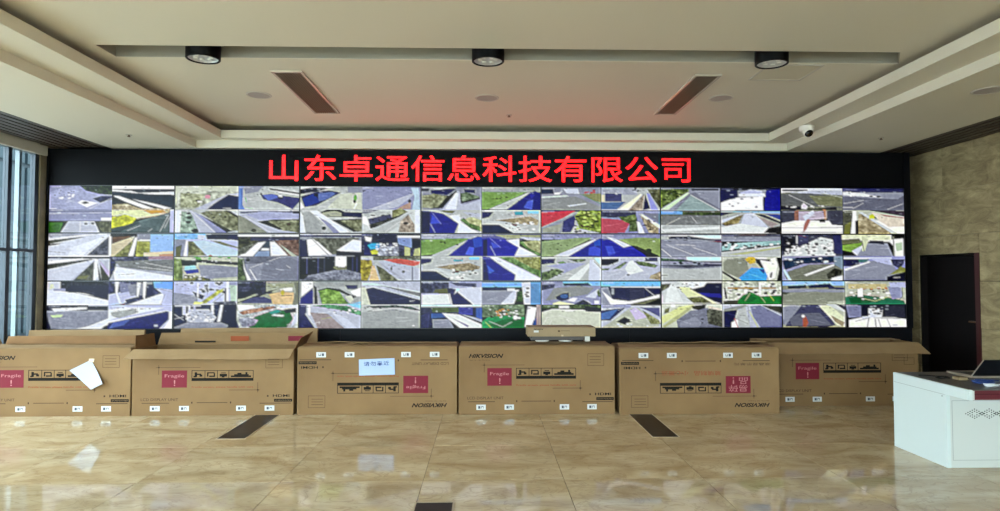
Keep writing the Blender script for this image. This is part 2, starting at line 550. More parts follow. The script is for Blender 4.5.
# --- pictures on the displays, drawn as flat print: R rectangle, P polygon, L line, E ellipse, S speckles
def raster(lines, frame):
    W, H = 388, 152
    img = np.zeros((H, W, 3))
    L, T, R, B = frame
    sx, sy = W / (R - L), H / (B - T)
    yy, xx = np.mgrid[0:H, 0:W]
    px, py = xx + 0.5, yy + 0.5
    rng = np.random.RandomState(int(L * 7 + T * 13 + R))
    def noise(h, w, s):
        a = rng.rand(h // s + 3, w // s + 3)
        ys, xs = np.linspace(0, h // s + 1, h), np.linspace(0, w // s + 1, w)
        y0, x0 = ys.astype(int), xs.astype(int)
        fy, fx = (ys - y0)[:, None], (xs - x0)[None]
        return (a[y0][:, x0] * (1 - fy) * (1 - fx) + a[y0 + 1][:, x0] * fy * (1 - fx)
                + a[y0][:, x0 + 1] * (1 - fy) * fx + a[y0 + 1][:, x0 + 1] * fy * fx) - 0.5
    N1 = [noise(H, W, 5) + noise(H, W, 10) for _ in range(3)]
    def paint(mask, col, amp):
        c = np.array([int(ch, 16) / 15 for ch in col])
        n = N1[rng.randint(3)][..., None] * (amp if amp > 2 else amp * 0.4) * 0.08
        img[mask] = np.clip(c + np.broadcast_to(n, img.shape), 0, 1)[mask]
    def poly(pts):
        m = np.zeros((H, W), bool)
        k = len(pts)
        for i in range(k):
            x0, y0 = pts[i]; x1, y1 = pts[(i + 1) % k]
            if y0 == y1: continue
            c = (py >= min(y0, y1)) & (py < max(y0, y1))
            m ^= c & (px < x0 + (py - y0) * (x1 - x0) / (y1 - y0))
        return m
    for ln in lines:
        t = ln.split()
        col, _, amp = t[1].partition('~')
        amp = float(amp or 0)
        v = [float(q) for q in t[2:]]
        cx = lambda x: (x - L) * sx
        cy = lambda y: (y - T) * sy
        if t[0] == 'R':
            paint((px >= cx(v[0])) & (px < cx(v[2])) & (py >= cy(v[1])) & (py < cy(v[3])), col, amp)
        elif t[0] == 'P':
            paint(poly([(cx(v[i]), cy(v[i + 1])) for i in range(0, len(v) - 1, 2)]), col, amp)
        elif t[0] == 'E':
            paint(((px - cx(v[0])) / (v[2] * sx)) ** 2 + ((py - cy(v[1])) / (v[3] * sy)) ** 2 < 1, col, amp)
        elif t[0] == 'L':
            w = max(v[0] * sx * 0.5, 0.75)
            p = v[1:]
            for i in range(0, len(p) - 3, 2):
                ax, ay, bx_, by_ = cx(p[i]), cy(p[i + 1]), cx(p[i + 2]), cy(p[i + 3])
                dx, dy = bx_ - ax, by_ - ay
                u = np.clip(((px - ax) * dx + (py - ay) * dy) / (dx * dx + dy * dy + 1e-9), 0, 1)
                paint((px - ax - u * dx) ** 2 + (py - ay - u * dy) ** 2 < w * w, col, amp)
        elif t[0] == 'S':
            for _ in range(int(v[0])):
                ex, ey = cx(rng.uniform(v[1], v[3])), cy(rng.uniform(v[2], v[4]))
                r = v[5] * sx * rng.uniform(0.5, 1.1)
                paint(((px - ex) / (1.4 * r)) ** 2 + ((py - ey) / (0.8 * r)) ** 2 < 1, col, 0)
    # small clutter near each picture's horizon, faint streaks on the ground, caption strokes
    for qa in range(2):
        for qb in range(2):
            ox, oy = qa * W // 2, qb * H // 2
            for _ in range(22):
                bw, bh = rng.randint(2, 11), rng.randint(1, 4)
                bx0, by0 = ox + rng.randint(2, W // 2 - 13), oy + rng.randint(1, 22)
                shade = np.array(((.10, .11, .18), (.92, .94, .97), (.22, .28, .2), (.45, .47, .55))[rng.randint(4)])
                k_ = rng.uniform(0.2, 0.6)
                img[by0:by0 + bh, bx0:bx0 + bw] = img[by0:by0 + bh, bx0:bx0 + bw] * (1 - k_) + shade * k_
            for _ in range(9):
                x_, y_ = ox + rng.randint(4, W // 2 - 60), oy + rng.randint(24, H // 2 - 4)
                ln_, sl_ = rng.randint(18, 55), rng.uniform(-0.35, 0.35)
                gain = rng.choice([-0.13, -0.08, 0.10, 0.14])
                for q_ in range(ln_):
                    yy_ = int(np.clip(y_ + sl_ * q_, oy, oy + H // 2 - 1))
                    img[yy_, x_ + q_] += gain
            for c_ in range(9):
                img[oy + 3:oy + 5, ox + 6 + 4 * c_:ox + 8 + 4 * c_ + rng.randint(0, 2)] += 0.3
    fine = noise(H, W, 2) * 0.035 + noise(H, W, 4)[:, ::-1] * 0.03
    img = img + fine[..., None]
    def blur(a, r):
        o = np.zeros_like(a)
        for d in range(-r, r + 1): o += np.roll(a, d, 0)
        o /= 2 * r + 1
        p = np.zeros_like(a)
        for d in range(-r, r + 1): p += np.roll(o, d, 1)
        return p / (2 * r + 1)
    img = img + 0.75 * (img - blur(img, 5))
    grey = img.mean(2, keepdims=True)
    img = np.clip(grey + (img - grey) * 0.74, 0, 1.2) ** 1.2
    img = (img - 0.5) * 1.25 + 0.50
    img = np.clip(img * np.array([0.965, 1.0, 0.985]) + np.array([0, 0, 0.012]), 0.01, 1)
    lit = np.where(img <= 0.04045, img / 12.92, ((img + 0.055) / 1.055) ** 2.4)
    return lit

FEEDS = '''
@0 0 25 22 975 372
R aac~2 25 22 500 215
P 452~3 250 22 500 22 500 92 400 85 300 60
P 99b 25 22 240 22 120 40 25 70
S fff 9 70 85 210 120 9
S 224 9 60 60 250 110 6
P eee 235 150 270 130 400 150 310 185
P 223 265 150 300 138 330 152 290 162
P 336~3 350 118 420 98 500 95 500 125 410 150
L dde 3 330 195 500 115
L fff 4 30 195 80 195
R 99b~1 25 197 500 285
L 557 5 25 215 500 212
L eee 3 25 232 500 225
R 553~2 25 285 170 297
P 583~2 25 300 130 300 105 372 25 372
P bbc~1 170 290 370 290 410 372 115 372
L eee 2 262 290 262 372
E 112 305 308 14 9
E 112 357 305 13 9
P 664~3 380 290 500 285 500 372 430 372
R dde 420 262 500 285
R eef~1 500 22 975 50
R 345~1 500 45 975 195
P ccd 500 50 650 60 700 75 975 65 975 88 800 85 620 72 500 62
P 223 500 85 560 95 700 130 940 190 700 195 500 160
P eed 510 95 560 100 700 150 830 195 760 198 600 140 520 105
P eee 650 120 800 150 960 190 900 195 740 150
P 334 500 140 560 145 590 165 500 180
P ba8~3 500 165 620 160 700 190 940 195 940 235 700 270 500 250
P dda~2 500 205 720 205 940 215 860 240 700 265 500 245
P da3~2 740 205 890 203 920 222 800 235
P cc1~3 500 260 600 235 690 265 650 310 500 340
P 677~2 720 285 960 215 960 372 500 372
P 455 500 350 700 290 720 300 560 372 500 372
L eee 4 620 360 720 320
L eee 4 780 365 810 345
L dde 4 935 240 870 365
L cde 3 965 215 905 340
R bbd 945 200 975 372
@0 1 5 20 968 372
R ccd~2 5 20 480 195
P aab~2 5 20 400 20 300 35 5 45
P eef 5 60 280 28 420 22 200 48 5 72
P 665~2 5 72 250 45 330 45 180 90 5 100
P ccd~2 5 100 380 30 470 28 280 185 5 190
P 445~2 5 100 120 90 90 100 5 115
P dde~1 200 120 460 30 270 185 150 190
P 556~3 300 185 470 40 478 185
L 778 4 5 155 140 165
R dde 470 40 488 190
P 753~2 490 50 640 40 490 100
P cb9~1 490 100 670 38 650 70 510 190 490 190
P 884~3 520 190 640 80 660 85 620 190
P eee 620 190 670 50 690 45 660 190
R 99a 690 22 790 70
P aa4~3 690 75 790 75 800 185 680 190
R eee 690 65 790 76
R 9be~1 790 25 968 160
P dca 740 165 968 150 968 190 740 190
P c97 860 175 968 170 968 190 860 190
R bbc~2 5 195 480 372
R 335~2 5 193 480 210
P eef 5 225 280 205 200 230 5 248
P 554~2 5 250 330 212 360 215 100 290 5 290
P ccd~1 5 290 360 215 350 222 180 372 5 372
P 665~3 200 372 360 225 365 372
P 885 240 340 320 335 300 360 230 360
P dde 362 212 390 212 395 340 372 370 355 372
P 334 382 225 420 372 398 372
P bac 390 210 478 300 478 360 400 225
P 553~2 400 240 478 350 478 372 420 372
R aab~2 480 195 968 372
R 446~3 480 195 780 240
P 888~2 520 230 968 215 968 310 700 290 560 270
R a89~2 780 190 968 215
P dde~1 500 265 560 275 968 340 968 372 520 372
P 226~3 480 230 530 240 520 290 480 372
L 555 4 550 330 680 322
L ccd 3 700 270 968 300
L ccd 3 750 240 968 280
@0 2 25 12 955 368
R ccd~1 25 12 480 190
R 334~3 120 12 480 95
P 335 200 40 480 40 480 150 300 100 160 85
P dde~1 25 75 150 85 480 160 480 190 25 190
P 223 160 82 480 140 480 155 330 118
P ddb 50 30 70 30 75 60 40 70
R 99b 70 65 160 82
R bbc~1 25 190 480 368
R 556~3 25 190 330 235
P dde 60 215 320 205 320 220 80 240
R 334~2 320 198 480 230
P 99a~2 25 245 480 230 480 290 300 368 25 368
P cda 50 265 150 262 130 280 70 285
P dde~1 330 350 480 290 480 368 240 368
P 223 450 350 480 338 480 368 430 368
P 446 25 260 60 368 25 368
R 447~3 480 12 955 190
P bbd 480 110 620 80 700 130 560 190 480 190
P ddf 525 15 555 15 545 100 580 180 555 175 530 90
P 88a~2 560 30 640 25 650 80 570 100
P 236 600 150 700 125 730 135 620 180
P 99a~2 620 40 800 15 810 110 640 120
P 226 745 30 810 30 810 130 745 135
P ddf 690 20 720 20 700 130 690 125
P ddf 735 15 760 15 750 150 735 130
P dde~1 640 180 880 100 900 105 870 190 600 190
P 7af 810 15 955 15 955 70 820 60
P bbd~1 820 60 955 75 955 190 870 190 890 110
L 667 3 820 62 955 90
L 334 3 870 185 900 110
L a24 5 480 195 600 180
R 99a 600 186 880 192
R bbd~1 480 192 955 368
P dde 480 225 600 205 900 210 800 235 530 290 480 310
P aaa~2 500 245 690 215 690 250 560 290 500 270
L 889 2 695 195 695 250
P 228~2 480 325 900 235 930 240 930 300 860 368 480 368
P 56b~2 520 320 640 300 600 340 490 365
P dde 480 310 920 228 900 240 480 325
P eef 930 240 955 235 955 368 890 365 930 310
L dde 4 485 230 520 295
R aad 820 340 850 352
@1 0 22 28 980 385
R bba~3 22 28 505 215
P ccb 22 28 505 28 505 70 200 60 60 90 22 180
P aa8~3 60 80 250 90 200 190 60 195
L eee 4 40 180 50 80 80 50
P bbc~1 160 210 420 90 505 80 505 95 440 95 260 210
P 236~1 260 210 330 155 430 92 505 105 505 225 460 215
E d9a 270 110 22 15
E 223 195 140 22 10
E fff 210 148 20 8
E 334 120 78 15 6
L ddf 4 390 198 450 200
R bbb~2 22 210 505 385
P dde 22 215 70 215 60 385 22 385
P 9a9~3 70 225 130 225 210 330 200 385 60 385
E 333 125 238 18 10
E 443 130 270 22 12
E 443 125 305 22 12
E 333 180 370 35 16
E 444 200 325 22 12
P bbc 130 215 180 230 440 385 210 385 150 240
L eee 4 150 225 330 385
P 99b 180 235 330 310 420 385 340 385
P 886~3 210 235 280 215 400 215 505 270 505 370 440 370
P 442 200 240 320 300 470 375 420 385 320 320
E 222 320 270 12 9
E 222 408 265 12 9
P 223 400 215 440 215 505 255 505 275
P bbc 440 215 505 240 505 255
R bbb~2 510 28 980 205
P 68c~2 510 28 545 28 540 170 560 205 510 205
L 8c3 8 560 115 570 150
P 99a 545 28 700 28 660 70 560 90
S 555 6 560 50 700 100 7
P 223 745 40 980 75 980 100 900 80 750 55
P eee 790 60 980 90 980 100 830 80
P 448~2 680 95 760 85 980 115 980 150 930 205 820 155 700 130
P 67c 700 95 780 88 820 110 740 140
E 112 835 112 25 16
P eed 815 95 845 92 850 110 820 108
L 8c5 3 565 190 620 200
R bbc~1 510 208 980 385
P 668~1 510 225 700 215 980 220 980 235 700 225 540 240
P aac~1 560 245 700 222 980 235 980 275 680 290
R 335 930 215 980 240
P 886~3 650 300 780 282 980 280 980 385 860 370
P 332 650 300 720 290 980 278 980 290 740 298 860 360 830 365
P bbc 530 250 640 300 860 385 780 385 560 270
P 998~2 510 250 560 270 740 385 510 385
E 553 630 368 22 14
L eee 3 560 260 760 385
E 654 900 320 20 12
@1 1 12 18 975 378
R bbd~1 12 18 500 190
R 8be~2 12 18 250 60
P 335~1 250 22 440 20 440 65 260 60
P 336 440 20 500 20 500 70 420 60
P ccd 190 25 250 30 240 60 190 60
P 99a~2 12 60 100 65 80 190 12 190
P 774~2 20 120 70 100 60 190 20 190
P eee 100 70 115 70 105 190 80 190
P 885~3 115 75 150 75 260 185 115 190
P bcd~1 150 75 240 68 400 110 500 150 500 190 270 190
P 885~2 280 70 360 75 500 120 500 130 400 110
E b34 290 188 14 8
R 335~2 12 192 500 215
R bba~2 12 200 500 378
S 6a4 14 120 195 500 215 10
P 895~3 12 205 75 215 80 378 12 378
P 333~1 60 220 185 222 185 265 70 268
P 9cd 95 270 170 262 190 290 90 300
P 14b~1 85 300 200 290 205 320 110 330
P 224~1 175 215 500 235 500 262 340 255 190 240
S bbd 5 230 225 480 250 7
P 99a~2 200 260 340 260 500 275 500 350 220 370
P 773~4 90 335 200 345 320 370 310 378 80 378
S eee 12 80 345 320 375 7
R dde 500 22 975 45
P 553~3 500 40 680 40 660 70 500 140
R 446~2 600 40 975 70
P eef~1 660 85 720 78 620 190 510 190
P 456 720 78 750 80 745 190 640 190 690 110
P ccd 690 130 745 130 745 145 680 145
P 89b 660 155 745 150 745 190 630 190
P ddf~1 750 80 790 78 890 185 760 190
P 776~3 500 140 660 80 560 170 500 185
P 865~3 790 70 975 65 975 185 900 190
P bba 830 100 960 190 920 190
L 333 5 790 80 910 190
R 99a~2 500 192 975 378
R 778~2 520 190 830 250
P 563~4 500 200 550 210 570 300 580 378 500 378
P eed 545 215 560 290 610 378 580 378 550 290
P eee 600 290 655 378 645 378 590 290
E 223 580 218 18 18
L ccd 3 600 280 830 200
P 889~1 700 240 900 195 975 230 975 378 680 378
L eef 4 880 262 912 282
L bbc 3 800 290 860 300
@1 2 12 10 965 375
R bbd~2 12 10 495 190
S 335 16 130 20 400 90 12
P 99a~2 12 95 190 120 200 185 12 190
P 226 150 85 250 120 230 150 180 130
P bb4~3 200 185 330 90 400 55 380 90 260 180
P dd8 170 165 240 170 220 188 160 188
R dde 190 20 200 130
L 334 5 270 20 270 110
R ddf 410 10 432 185
R 447 400 60 412 190
P bcb~2 435 40 495 40 495 160 450 165
R 99b 435 10 495 40
L 447 5 310 175 410 90
P 667~3 320 170 480 160 495 190 320 190
R 236~2 12 192 495 375
P bbc~2 140 225 280 225 340 290 310 330 120 330 105 270
S eef 22 110 240 320 350 10
S 889 16 110 240 320 350 8
R bbd 80 195 105 270
R bbd 125 195 140 250
R aac 165 195 180 235
R ccd 300 195 320 260
P ccd 370 190 392 190 370 320 345 325
P 225 395 190 495 190 495 375 380 375 370 330
P 99a~2 20 365 130 325 380 330 430 350 420 375 20 375
L ccd 3 20 265 90 310
L ccd 3 20 300 90 285
R bbd 20 195 220 202
R aa9~2 500 10 965 185
R 335~3 500 10 720 110
P 224 500 90 720 70 560 140 500 150
P 334 500 170 740 80 820 65 620 150 500 180
P 558~1 520 180 600 140 700 125 760 150 765 180
P 446 690 105 760 92 800 98 780 110
P db8~2 740 110 830 90 930 95 930 185 770 185 760 145
P eed 820 70 920 50 920 85 840 85
E cb2 845 95 16 22
L 332 7 835 122 920 118
P aa8 720 30 930 25 930 55 760 60
P 887 930 15 965 15 965 185 920 185 945 90
R bbb~3 495 188 965 375
P b86~3 510 250 600 225 780 200 800 215 690 240 540 270
P eef~1 495 190 620 195 640 215 510 240
P 184~2 560 345 640 280 800 225 900 240 930 300 880 370 600 375
P 2a9 740 250 800 225 830 240 780 270
P dff 780 265 860 270 850 285 760 275
P 134 850 230 950 215 950 250 870 260
P 99a~3 510 300 580 290 660 310 630 350 540 370
P ccd 930 290 965 240 965 320 910 370
P ccf 800 195 960 195 960 215 860 220
P 447 495 310 520 375 495 375
L eee 3 880 350 910 345
@2 0 28 33 975 395
R bbb~2 28 33 515 212
P ddd 28 33 300 33 250 50 28 80
P 335 28 55 120 40 260 45 150 75 28 95
P 337~2 28 110 150 75 250 60 350 80 290 110 150 185 60 195
P 67b~1 170 90 280 75 300 90 240 130 170 150
P 24a 45 130 130 90 180 150 70 195
E 112 150 100 20 14
P eee 28 150 60 200 28 212
P ccb~2 240 200 350 90 500 80 515 212
E 7b4 460 120 14 25
E 232 455 148 12 16
P ddf 465 160 480 165 455 212 445 205
R 99a 400 35 515 80
R bbb~2 28 212 515 395
P 335 165 240 230 215 340 215 400 240 400 272 200 270
P aa9~1 200 240 300 225 350 240 350 265 220 265
P 226 360 230 515 235 515 280 380 270
P dde 100 225 160 220 420 390 300 395
P aaa~2 40 240 110 235 220 360 180 395 80 395 50 330
P 886~3 300 295 515 290 515 350 560 365 480 390
P 443 270 295 330 290 515 282 515 295 340 300 480 385 450 390
E 454 215 360 18 16
L 667 4 45 250 50 330
P dde 28 230 50 260 70 395 28 395
P 99b 170 270 260 320 340 395 290 395
R 99b~1 515 33 975 212
P bbc~1 560 212 760 150 930 75 930 90 800 190 700 212
L eee 3 600 205 850 110
P b98~2 820 190 900 150 900 205 780 212
P bcd~2 900 40 960 40 975 212 910 212 930 110
E 223 890 145 15 15
P 334 515 60 550 55 520 80
R ccc~1 515 212 975 395
P 889 515 215 650 215 560 245 515 245
P bbb~1 515 250 650 225 740 225 740 250 560 275
P 557~1 560 285 740 245 750 280 600 330 570 325
S 223 8 590 255 740 305 9
P eee 515 265 550 270 575 345 515 320
P 996~3 750 220 820 200 880 230 800 270 750 280
P 443~3 570 330 780 265 870 230 740 320 580 365
P bbb~1 560 380 880 240 920 230 820 330 720 395 540 395
L eee 3 700 385 880 260
P a98~3 820 300 880 250 930 330 930 390 800 390
E 332 860 320 22 12
P dde~1 930 215 970 215 975 395 930 395
@2 1 22 22 972 382
R 99a~2 22 22 505 195
R bbe 22 22 505 30
R 447~2 22 30 505 45
P 776~3 90 50 500 50 480 65 300 180 260 180 130 70
P eef~1 70 65 130 60 240 185 90 190
P 336 22 60 75 65 90 195 22 195
P dde 130 75 160 80 280 185 250 185
P dde~1 310 150 440 65 505 75 505 160 350 155
P 224 305 155 505 165 505 195 305 190
L 445 4 120 65 250 190
R 223~1 22 195 290 335
R 558 75 200 80 330
R 558 165 200 170 330
R 557 212 200 216 325
L ccd 3 40 205 215 205
R eef 300 195 390 280
S 886 16 300 275 390 300 10
R 223~1 390 195 505 330
R 447 435 200 440 320
R 447 470 200 475 320
P 889~3 90 345 300 305 390 300 505 330 505 382 22 382 22 350
P 332~2 22 330 90 345 60 375 22 375
R 446~3 505 22 972 195
R 99a~3 640 120 800 190
R 227 530 70 575 195
P 3ad~1 555 110 600 90 650 95 650 130 580 140
P cc3~2 580 155 630 140 645 175 590 180
R 335 590 25 790 95
S ccd 26 600 90 800 180 9
P 89c~1 790 40 900 40 910 130 800 100
R 224 905 60 972 130
R dde 790 35 972 50
P bb8~2 850 120 890 130 890 190 850 190
P bb8~2 930 140 972 130 972 190 920 190
P eef 530 40 590 50 580 85 540 75
R bbb~2 505 195 972 382
R 776~3 600 195 972 225
P a92~4 505 220 590 225 600 280 560 382 505 382
P db8~2 590 270 610 265 650 382 570 382
P 775~3 620 260 680 290 800 382 660 382
P bbc~1 640 235 700 230 972 290 972 382 820 382 720 320
P d65~2 680 222 800 215 972 235 965 260 920 272 780 250
P aab 640 235 860 378 830 382 700 290
R 889 905 275 918 382
E 776 840 315 14 12
E 776 745 290 10 16
S 99a 10 680 250 890 320 7
@2 2 25 15 970 370
R aaa~2 25 15 505 185
P eef 40 15 130 15 130 60 40 130
P 339~1 60 120 130 60 135 190 25 190 30 140
P 233 135 40 160 60 170 185 140 185
P 8a4~3 170 85 240 70 330 80 380 150 420 185 200 185
P 333 160 80 240 60 340 70 460 130 450 145 340 95 240 72 175 90
P bbb 330 55 400 55 505 90 505 130 400 85
P 447 380 40 480 40 480 75 400 75
P eee 420 90 505 60 505 130 460 130
E 334 440 130 30 12
P 8bd 430 185 505 165 505 190
P ccb 380 130 430 120 450 155 420 180
R bbc~1 25 188 505 370
P 596~3 110 200 240 190 400 200 505 240 505 275 360 235 200 210
S fff 9 280 215 490 265 9
S 333 9 280 230 490 270 8
P eef 90 190 110 190 115 275 90 270
P 447 25 190 80 195 80 250 25 370
P 337~2 25 290 70 260 150 370 25 370
P a99~2 110 250 250 260 330 330 380 370 170 370
P ccd~1 280 250 400 300 480 370 400 370 330 310
L eee 4 140 335 185 320 180 340
L bb6 3 200 300 280 285
P 8ce 400 185 505 190 505 220 440 205
R bbc~2 510 15 970 185
P cdd 510 40 640 45 800 80 970 140 970 90 700 45 600 25 510 30
P 888~1 640 40 970 100 970 130 800 85
L 667 2 797 40 800 90
P 336~1 540 70 600 60 740 95 970 155 970 190 580 190 545 100
P ccb~2 510 50 540 60 580 190 510 190
L dde 4 890 165 930 160
R bbb~1 510 190 970 370
P 354~3 560 200 780 195 900 205 970 230 970 240 800 215 600 220
P eef 600 235 680 230 690 240 600 245
E 223 578 243 20 8
P aaa~1 510 250 760 225 970 260 970 370 510 370
S 445 8 520 200 680 220 9
E eee 920 352 12 5
@3 0 25 40 972 402
R 99a~2 25 40 500 220
P 335 25 50 90 50 80 75 25 75
P 227 95 65 280 50 300 60 230 105 100 95
P bbc 110 45 260 45 180 60 130 62
P 997~3 30 110 120 95 235 110 190 190 140 205 30 205
P 332 25 105 100 98 240 108 300 65 310 75 190 210 30 212 150 200 225 115 120 102
P 227 360 55 450 60 450 90 365 80
P 786~3 330 90 380 80 490 115 480 130 340 165
P 342 320 85 335 80 350 150 490 120 490 135 340 172
P bbc~1 310 70 330 80 330 170 360 180 490 140 500 220 190 220
P dde 290 90 320 80 300 215 210 215
R aaa~2 505 40 972 75
P 8a5~2 505 75 870 75 700 150 560 210 505 212
P bbb~1 560 215 880 80 900 85 700 215
S 353 7 540 110 800 190 9
P 229~1 700 218 870 95 930 65 972 90 972 218
P 56d 840 200 870 150 915 140 905 215
P 33b 880 95 930 100 900 130
L 114 4 880 85 900 140
R bbb~1 25 222 500 402
P 884 160 225 300 225 270 250 200 240
P 22a~1 95 230 200 250 320 330 290 402 25 402 25 225
P 226~2 25 230 95 230 90 400 25 400
P 45d 110 260 175 325 100 330
L 77e 4 100 230 180 330
L 99e 3 95 330 135 402
P dde 240 265 330 255 340 320 480 400 310 402 320 330
P bb8~3 340 300 420 275 500 300 500 390 440 375
S ccd 6 380 245 490 275 9
P 684~3 330 300 360 280 400 320 490 350 490 390 420 370
P bbc 350 235 500 250 500 280 400 265
R bbb~2 505 222 972 402
P 337 505 235 600 235 560 280 505 290
P 3ab~1 760 232 830 230 840 260 770 262
P a97~3 600 300 760 280 880 265 960 300 950 340 800 330
P 236~1 505 335 640 335 760 402 505 402
P ccc~1 520 330 560 310 640 310 940 402 760 402 640 335
S eef 10 670 315 950 390 12
S 223 12 660 310 950 390 9
E 822 770 338 20 10
R 8ce 870 225 960 250
L dde 4 600 300 940 262
@3 1 22 25 968 388
R aab~2 22 25 500 60
P 8a5~2 22 75 200 60 400 55 360 80 150 180 22 190
P bbb~1 100 195 390 70 420 65 230 195 130 200
S 353 6 40 70 380 150 10
P 22a~1 230 197 390 70 470 40 500 45 500 197
P 35c 430 60 500 45 500 120 440 130
P 56e 370 185 400 125 440 130 430 190
L 118 4 350 130 430 60
R bbb~1 22 200 500 388
P 337 22 215 110 215 100 245 22 265
P 3ab~1 270 225 350 222 350 240 280 243
P a97~3 130 285 250 265 400 250 490 280 480 300 350 320
P 236~1 22 315 130 312 260 388 22 388
P ccc~1 60 310 140 290 450 385 300 388 180 320
S eef 9 180 300 470 375 12
S 223 11 180 295 470 380 9
E 822 305 320 20 10
R 8ce 400 205 480 225
L dde 4 130 275 400 245
R 66a~1 500 25 968 60
P aa8~2 600 30 968 30 968 50 700 60
P 22b~1 500 60 570 50 700 75 790 130 760 195 500 195
P 116 510 70 545 60 545 195 510 195
P 45d 575 85 650 125 590 135
L 77e 4 560 50 650 130
L 99e 3 570 120 610 195
P dde 690 70 800 60 800 120 950 195 760 197 795 130
P aa7~3 820 90 920 75 968 80 968 190 930 180
P 684~3 800 90 830 85 870 130 968 175 968 195 900 170
P bbc 800 45 968 55 968 75 860 70
R bbc~1 500 200 968 388
P 22a~1 505 200 560 205 680 290 770 345 760 388 505 388
P 117 505 220 530 230 560 388 505 388
P 46d 545 270 600 315 560 335
P dde~1 560 200 620 205 968 375 968 388 770 388 770 340
P 995~3 630 205 968 205 968 370 850 310
P 795~3 640 205 740 205 900 290 968 310 968 365 840 305
@3 2 20 5 972 378
R aac~2 20 5 500 190
R 446~3 20 10 240 100
P 774~2 130 70 230 60 235 105 110 100
P ddd~1 25 110 240 105 255 185 25 190
P 336 225 60 260 60 280 185 255 185
P 227~1 250 55 300 70 480 180 480 190 270 190
P ccd~1 290 60 500 50 500 190 430 190 320 90
L dde 9 315 90 440 190
L ddf 8 245 105 262 185
P 557~2 240 10 460 20 460 50 300 40
P bdf 300 60 330 65 280 110
R 446~2 20 205 500 260
P 674~2 100 210 320 215 320 250 110 250
R bdf 20 192 500 208
P 447~2 20 280 90 245 80 378 20 378
P 46a~1 100 262 190 262 220 290 100 300
P 226 90 300 220 290 225 303 110 310 115 378 85 378
P 99a~1 110 308 240 310 280 378 115 378
P ddd~1 185 258 320 270 500 350 500 378 330 378 240 310
P 99a 330 265 500 310 500 330
P 66a 240 285 400 360 390 372
P 44a~2 320 210 440 212 450 275 320 265
R 225 430 210 460 280
P 46b~1 460 215 500 215 500 310 460 290
R 7af~1 500 12 830 50
R 336~2 500 48 700 75
P 99a~1 500 80 800 75 760 130 680 190 500 190
R eee 705 62 765 82
P ccd~1 760 75 800 70 760 185 650 190
P 573~3 780 85 830 90 830 165 775 160
P ccd 820 15 890 10 890 190 840 190
R 69c~1 890 12 972 190
S 223 6 830 20 890 170 10
R 786~3 505 195 840 290
P 2a6~2 505 330 560 290 700 280 840 290 840 378 505 378
P 184 560 350 700 300 840 310 840 378 600 378
L cea 4 560 325 670 370 745 330
L bd6 4 530 330 580 378
S eee 16 560 220 820 300 10
S 433 16 570 220 820 300 9
S c93 8 600 220 720 290 9
E eef 770 295 18 18
P eef~1 870 205 940 215 915 365 845 370
P 26a 915 320 950 290 940 365 900 370
R a99 940 195 972 378
@4 0 30 40 970 395
R 99a~1 30 40 497 215
P 346~1 30 55 120 50 130 90 30 95
P eee 130 80 190 75 170 95 130 95
P cdc 30 112 230 100 250 110 30 122
P 999~1 30 125 300 110 420 160 497 190 497 215 30 215
P ccd 230 180 390 160 380 170 250 190
P 996~2 350 90 497 85 497 155 440 140
L 5a6 5 270 60 497 165
S c55 8 350 50 490 85 10
P ccd 200 50 320 50 330 90 230 85
R bbb~1 505 40 970 215
R aab~2 505 40 790 95
P 558~1 535 85 670 88 670 150 535 150
R dca 505 95 530 150
P 57a~1 505 155 700 150 630 210 505 210
P eec~1 640 212 820 85 830 95 720 215
P 987~3 720 215 850 85 830 215
P 226~1 855 85 895 205 835 215
P 99d~1 865 80 890 90 960 215 900 210
P 775~3 870 50 970 50 970 200 900 100
S eee 5 520 70 660 90 6
S 334 6 740 40 850 75 9
R bbb~2 30 218 497 395
R 447~2 30 216 497 232
P d45~1 30 235 300 222 210 275 30 350
P 99a~1 30 355 230 270 310 235 280 310 180 395 30 395
P aa9~2 40 360 190 320 170 390 40 390
P 448~2 200 300 300 250 290 340 260 390 190 390
P 893~4 290 260 340 220 497 220 497 395 330 360
S 352 22 290 230 490 390 13
S bc6 14 300 225 490 380 11
S 643 7 340 330 420 390 10
R 99b~2 505 225 970 395
P 446~2 505 225 780 228 780 260 600 275 505 270
P c56~1 505 278 720 295 735 310 690 390 505 395
P 784~3 640 270 780 250 790 280 740 330 660 290
P 674~3 730 300 790 280 800 380 720 385
P dde~1 785 300 810 310 850 395 800 395
P a97~4 810 255 960 340 960 395 880 390
P ddc 800 245 830 245 970 330 970 360
P 889 830 235 970 245 970 320
S 442 10 830 290 940 380 10
@4 1 30 22 970 382
R 99b~2 30 22 500 60
P 9a7~2 30 80 300 50 440 45 300 110 150 190 30 195
S 453 7 60 80 330 180 11
P ccd~1 120 195 450 60 470 65 240 195
P 22a~1 240 197 470 60 500 50 500 197
P 45d~1 400 185 405 125 450 115 495 135 490 190
P 25c 440 80 490 60 495 110 450 110
R 99b~2 505 22 970 60
P 9a6~2 640 60 800 45 970 50 970 195 860 160
P ccd~1 540 40 600 50 740 110 680 125
P 22b~1 505 55 570 60 670 125 740 115 840 180 860 197 505 197
P 45d~1 535 115 590 115 615 170 560 190
P 333 735 105 780 110 970 190 900 195
E 343 880 150 25 20
R bbb~1 30 200 500 382
P 337~1 30 215 140 210 130 250 30 260
P 684~3 150 240 200 230 225 245 170 260
P 785~3 230 215 380 215 380 230 300 240
P 785~3 30 320 150 290 210 315 80 380 30 380
S 332 8 50 300 200 360 11
P ddd~1 230 380 400 250 430 250 330 380
P aac~1 60 270 250 245 380 250 200 330 210 300 150 285
P ccd~1 410 220 440 220 500 290 500 382 400 382
P bdf 440 205 500 205 500 270
L 224 5 445 235 500 290
R bbc~1 505 200 970 382
P 224~1 505 215 640 210 640 235 560 265 505 265
P 785~3 505 290 570 285 560 303 505 303
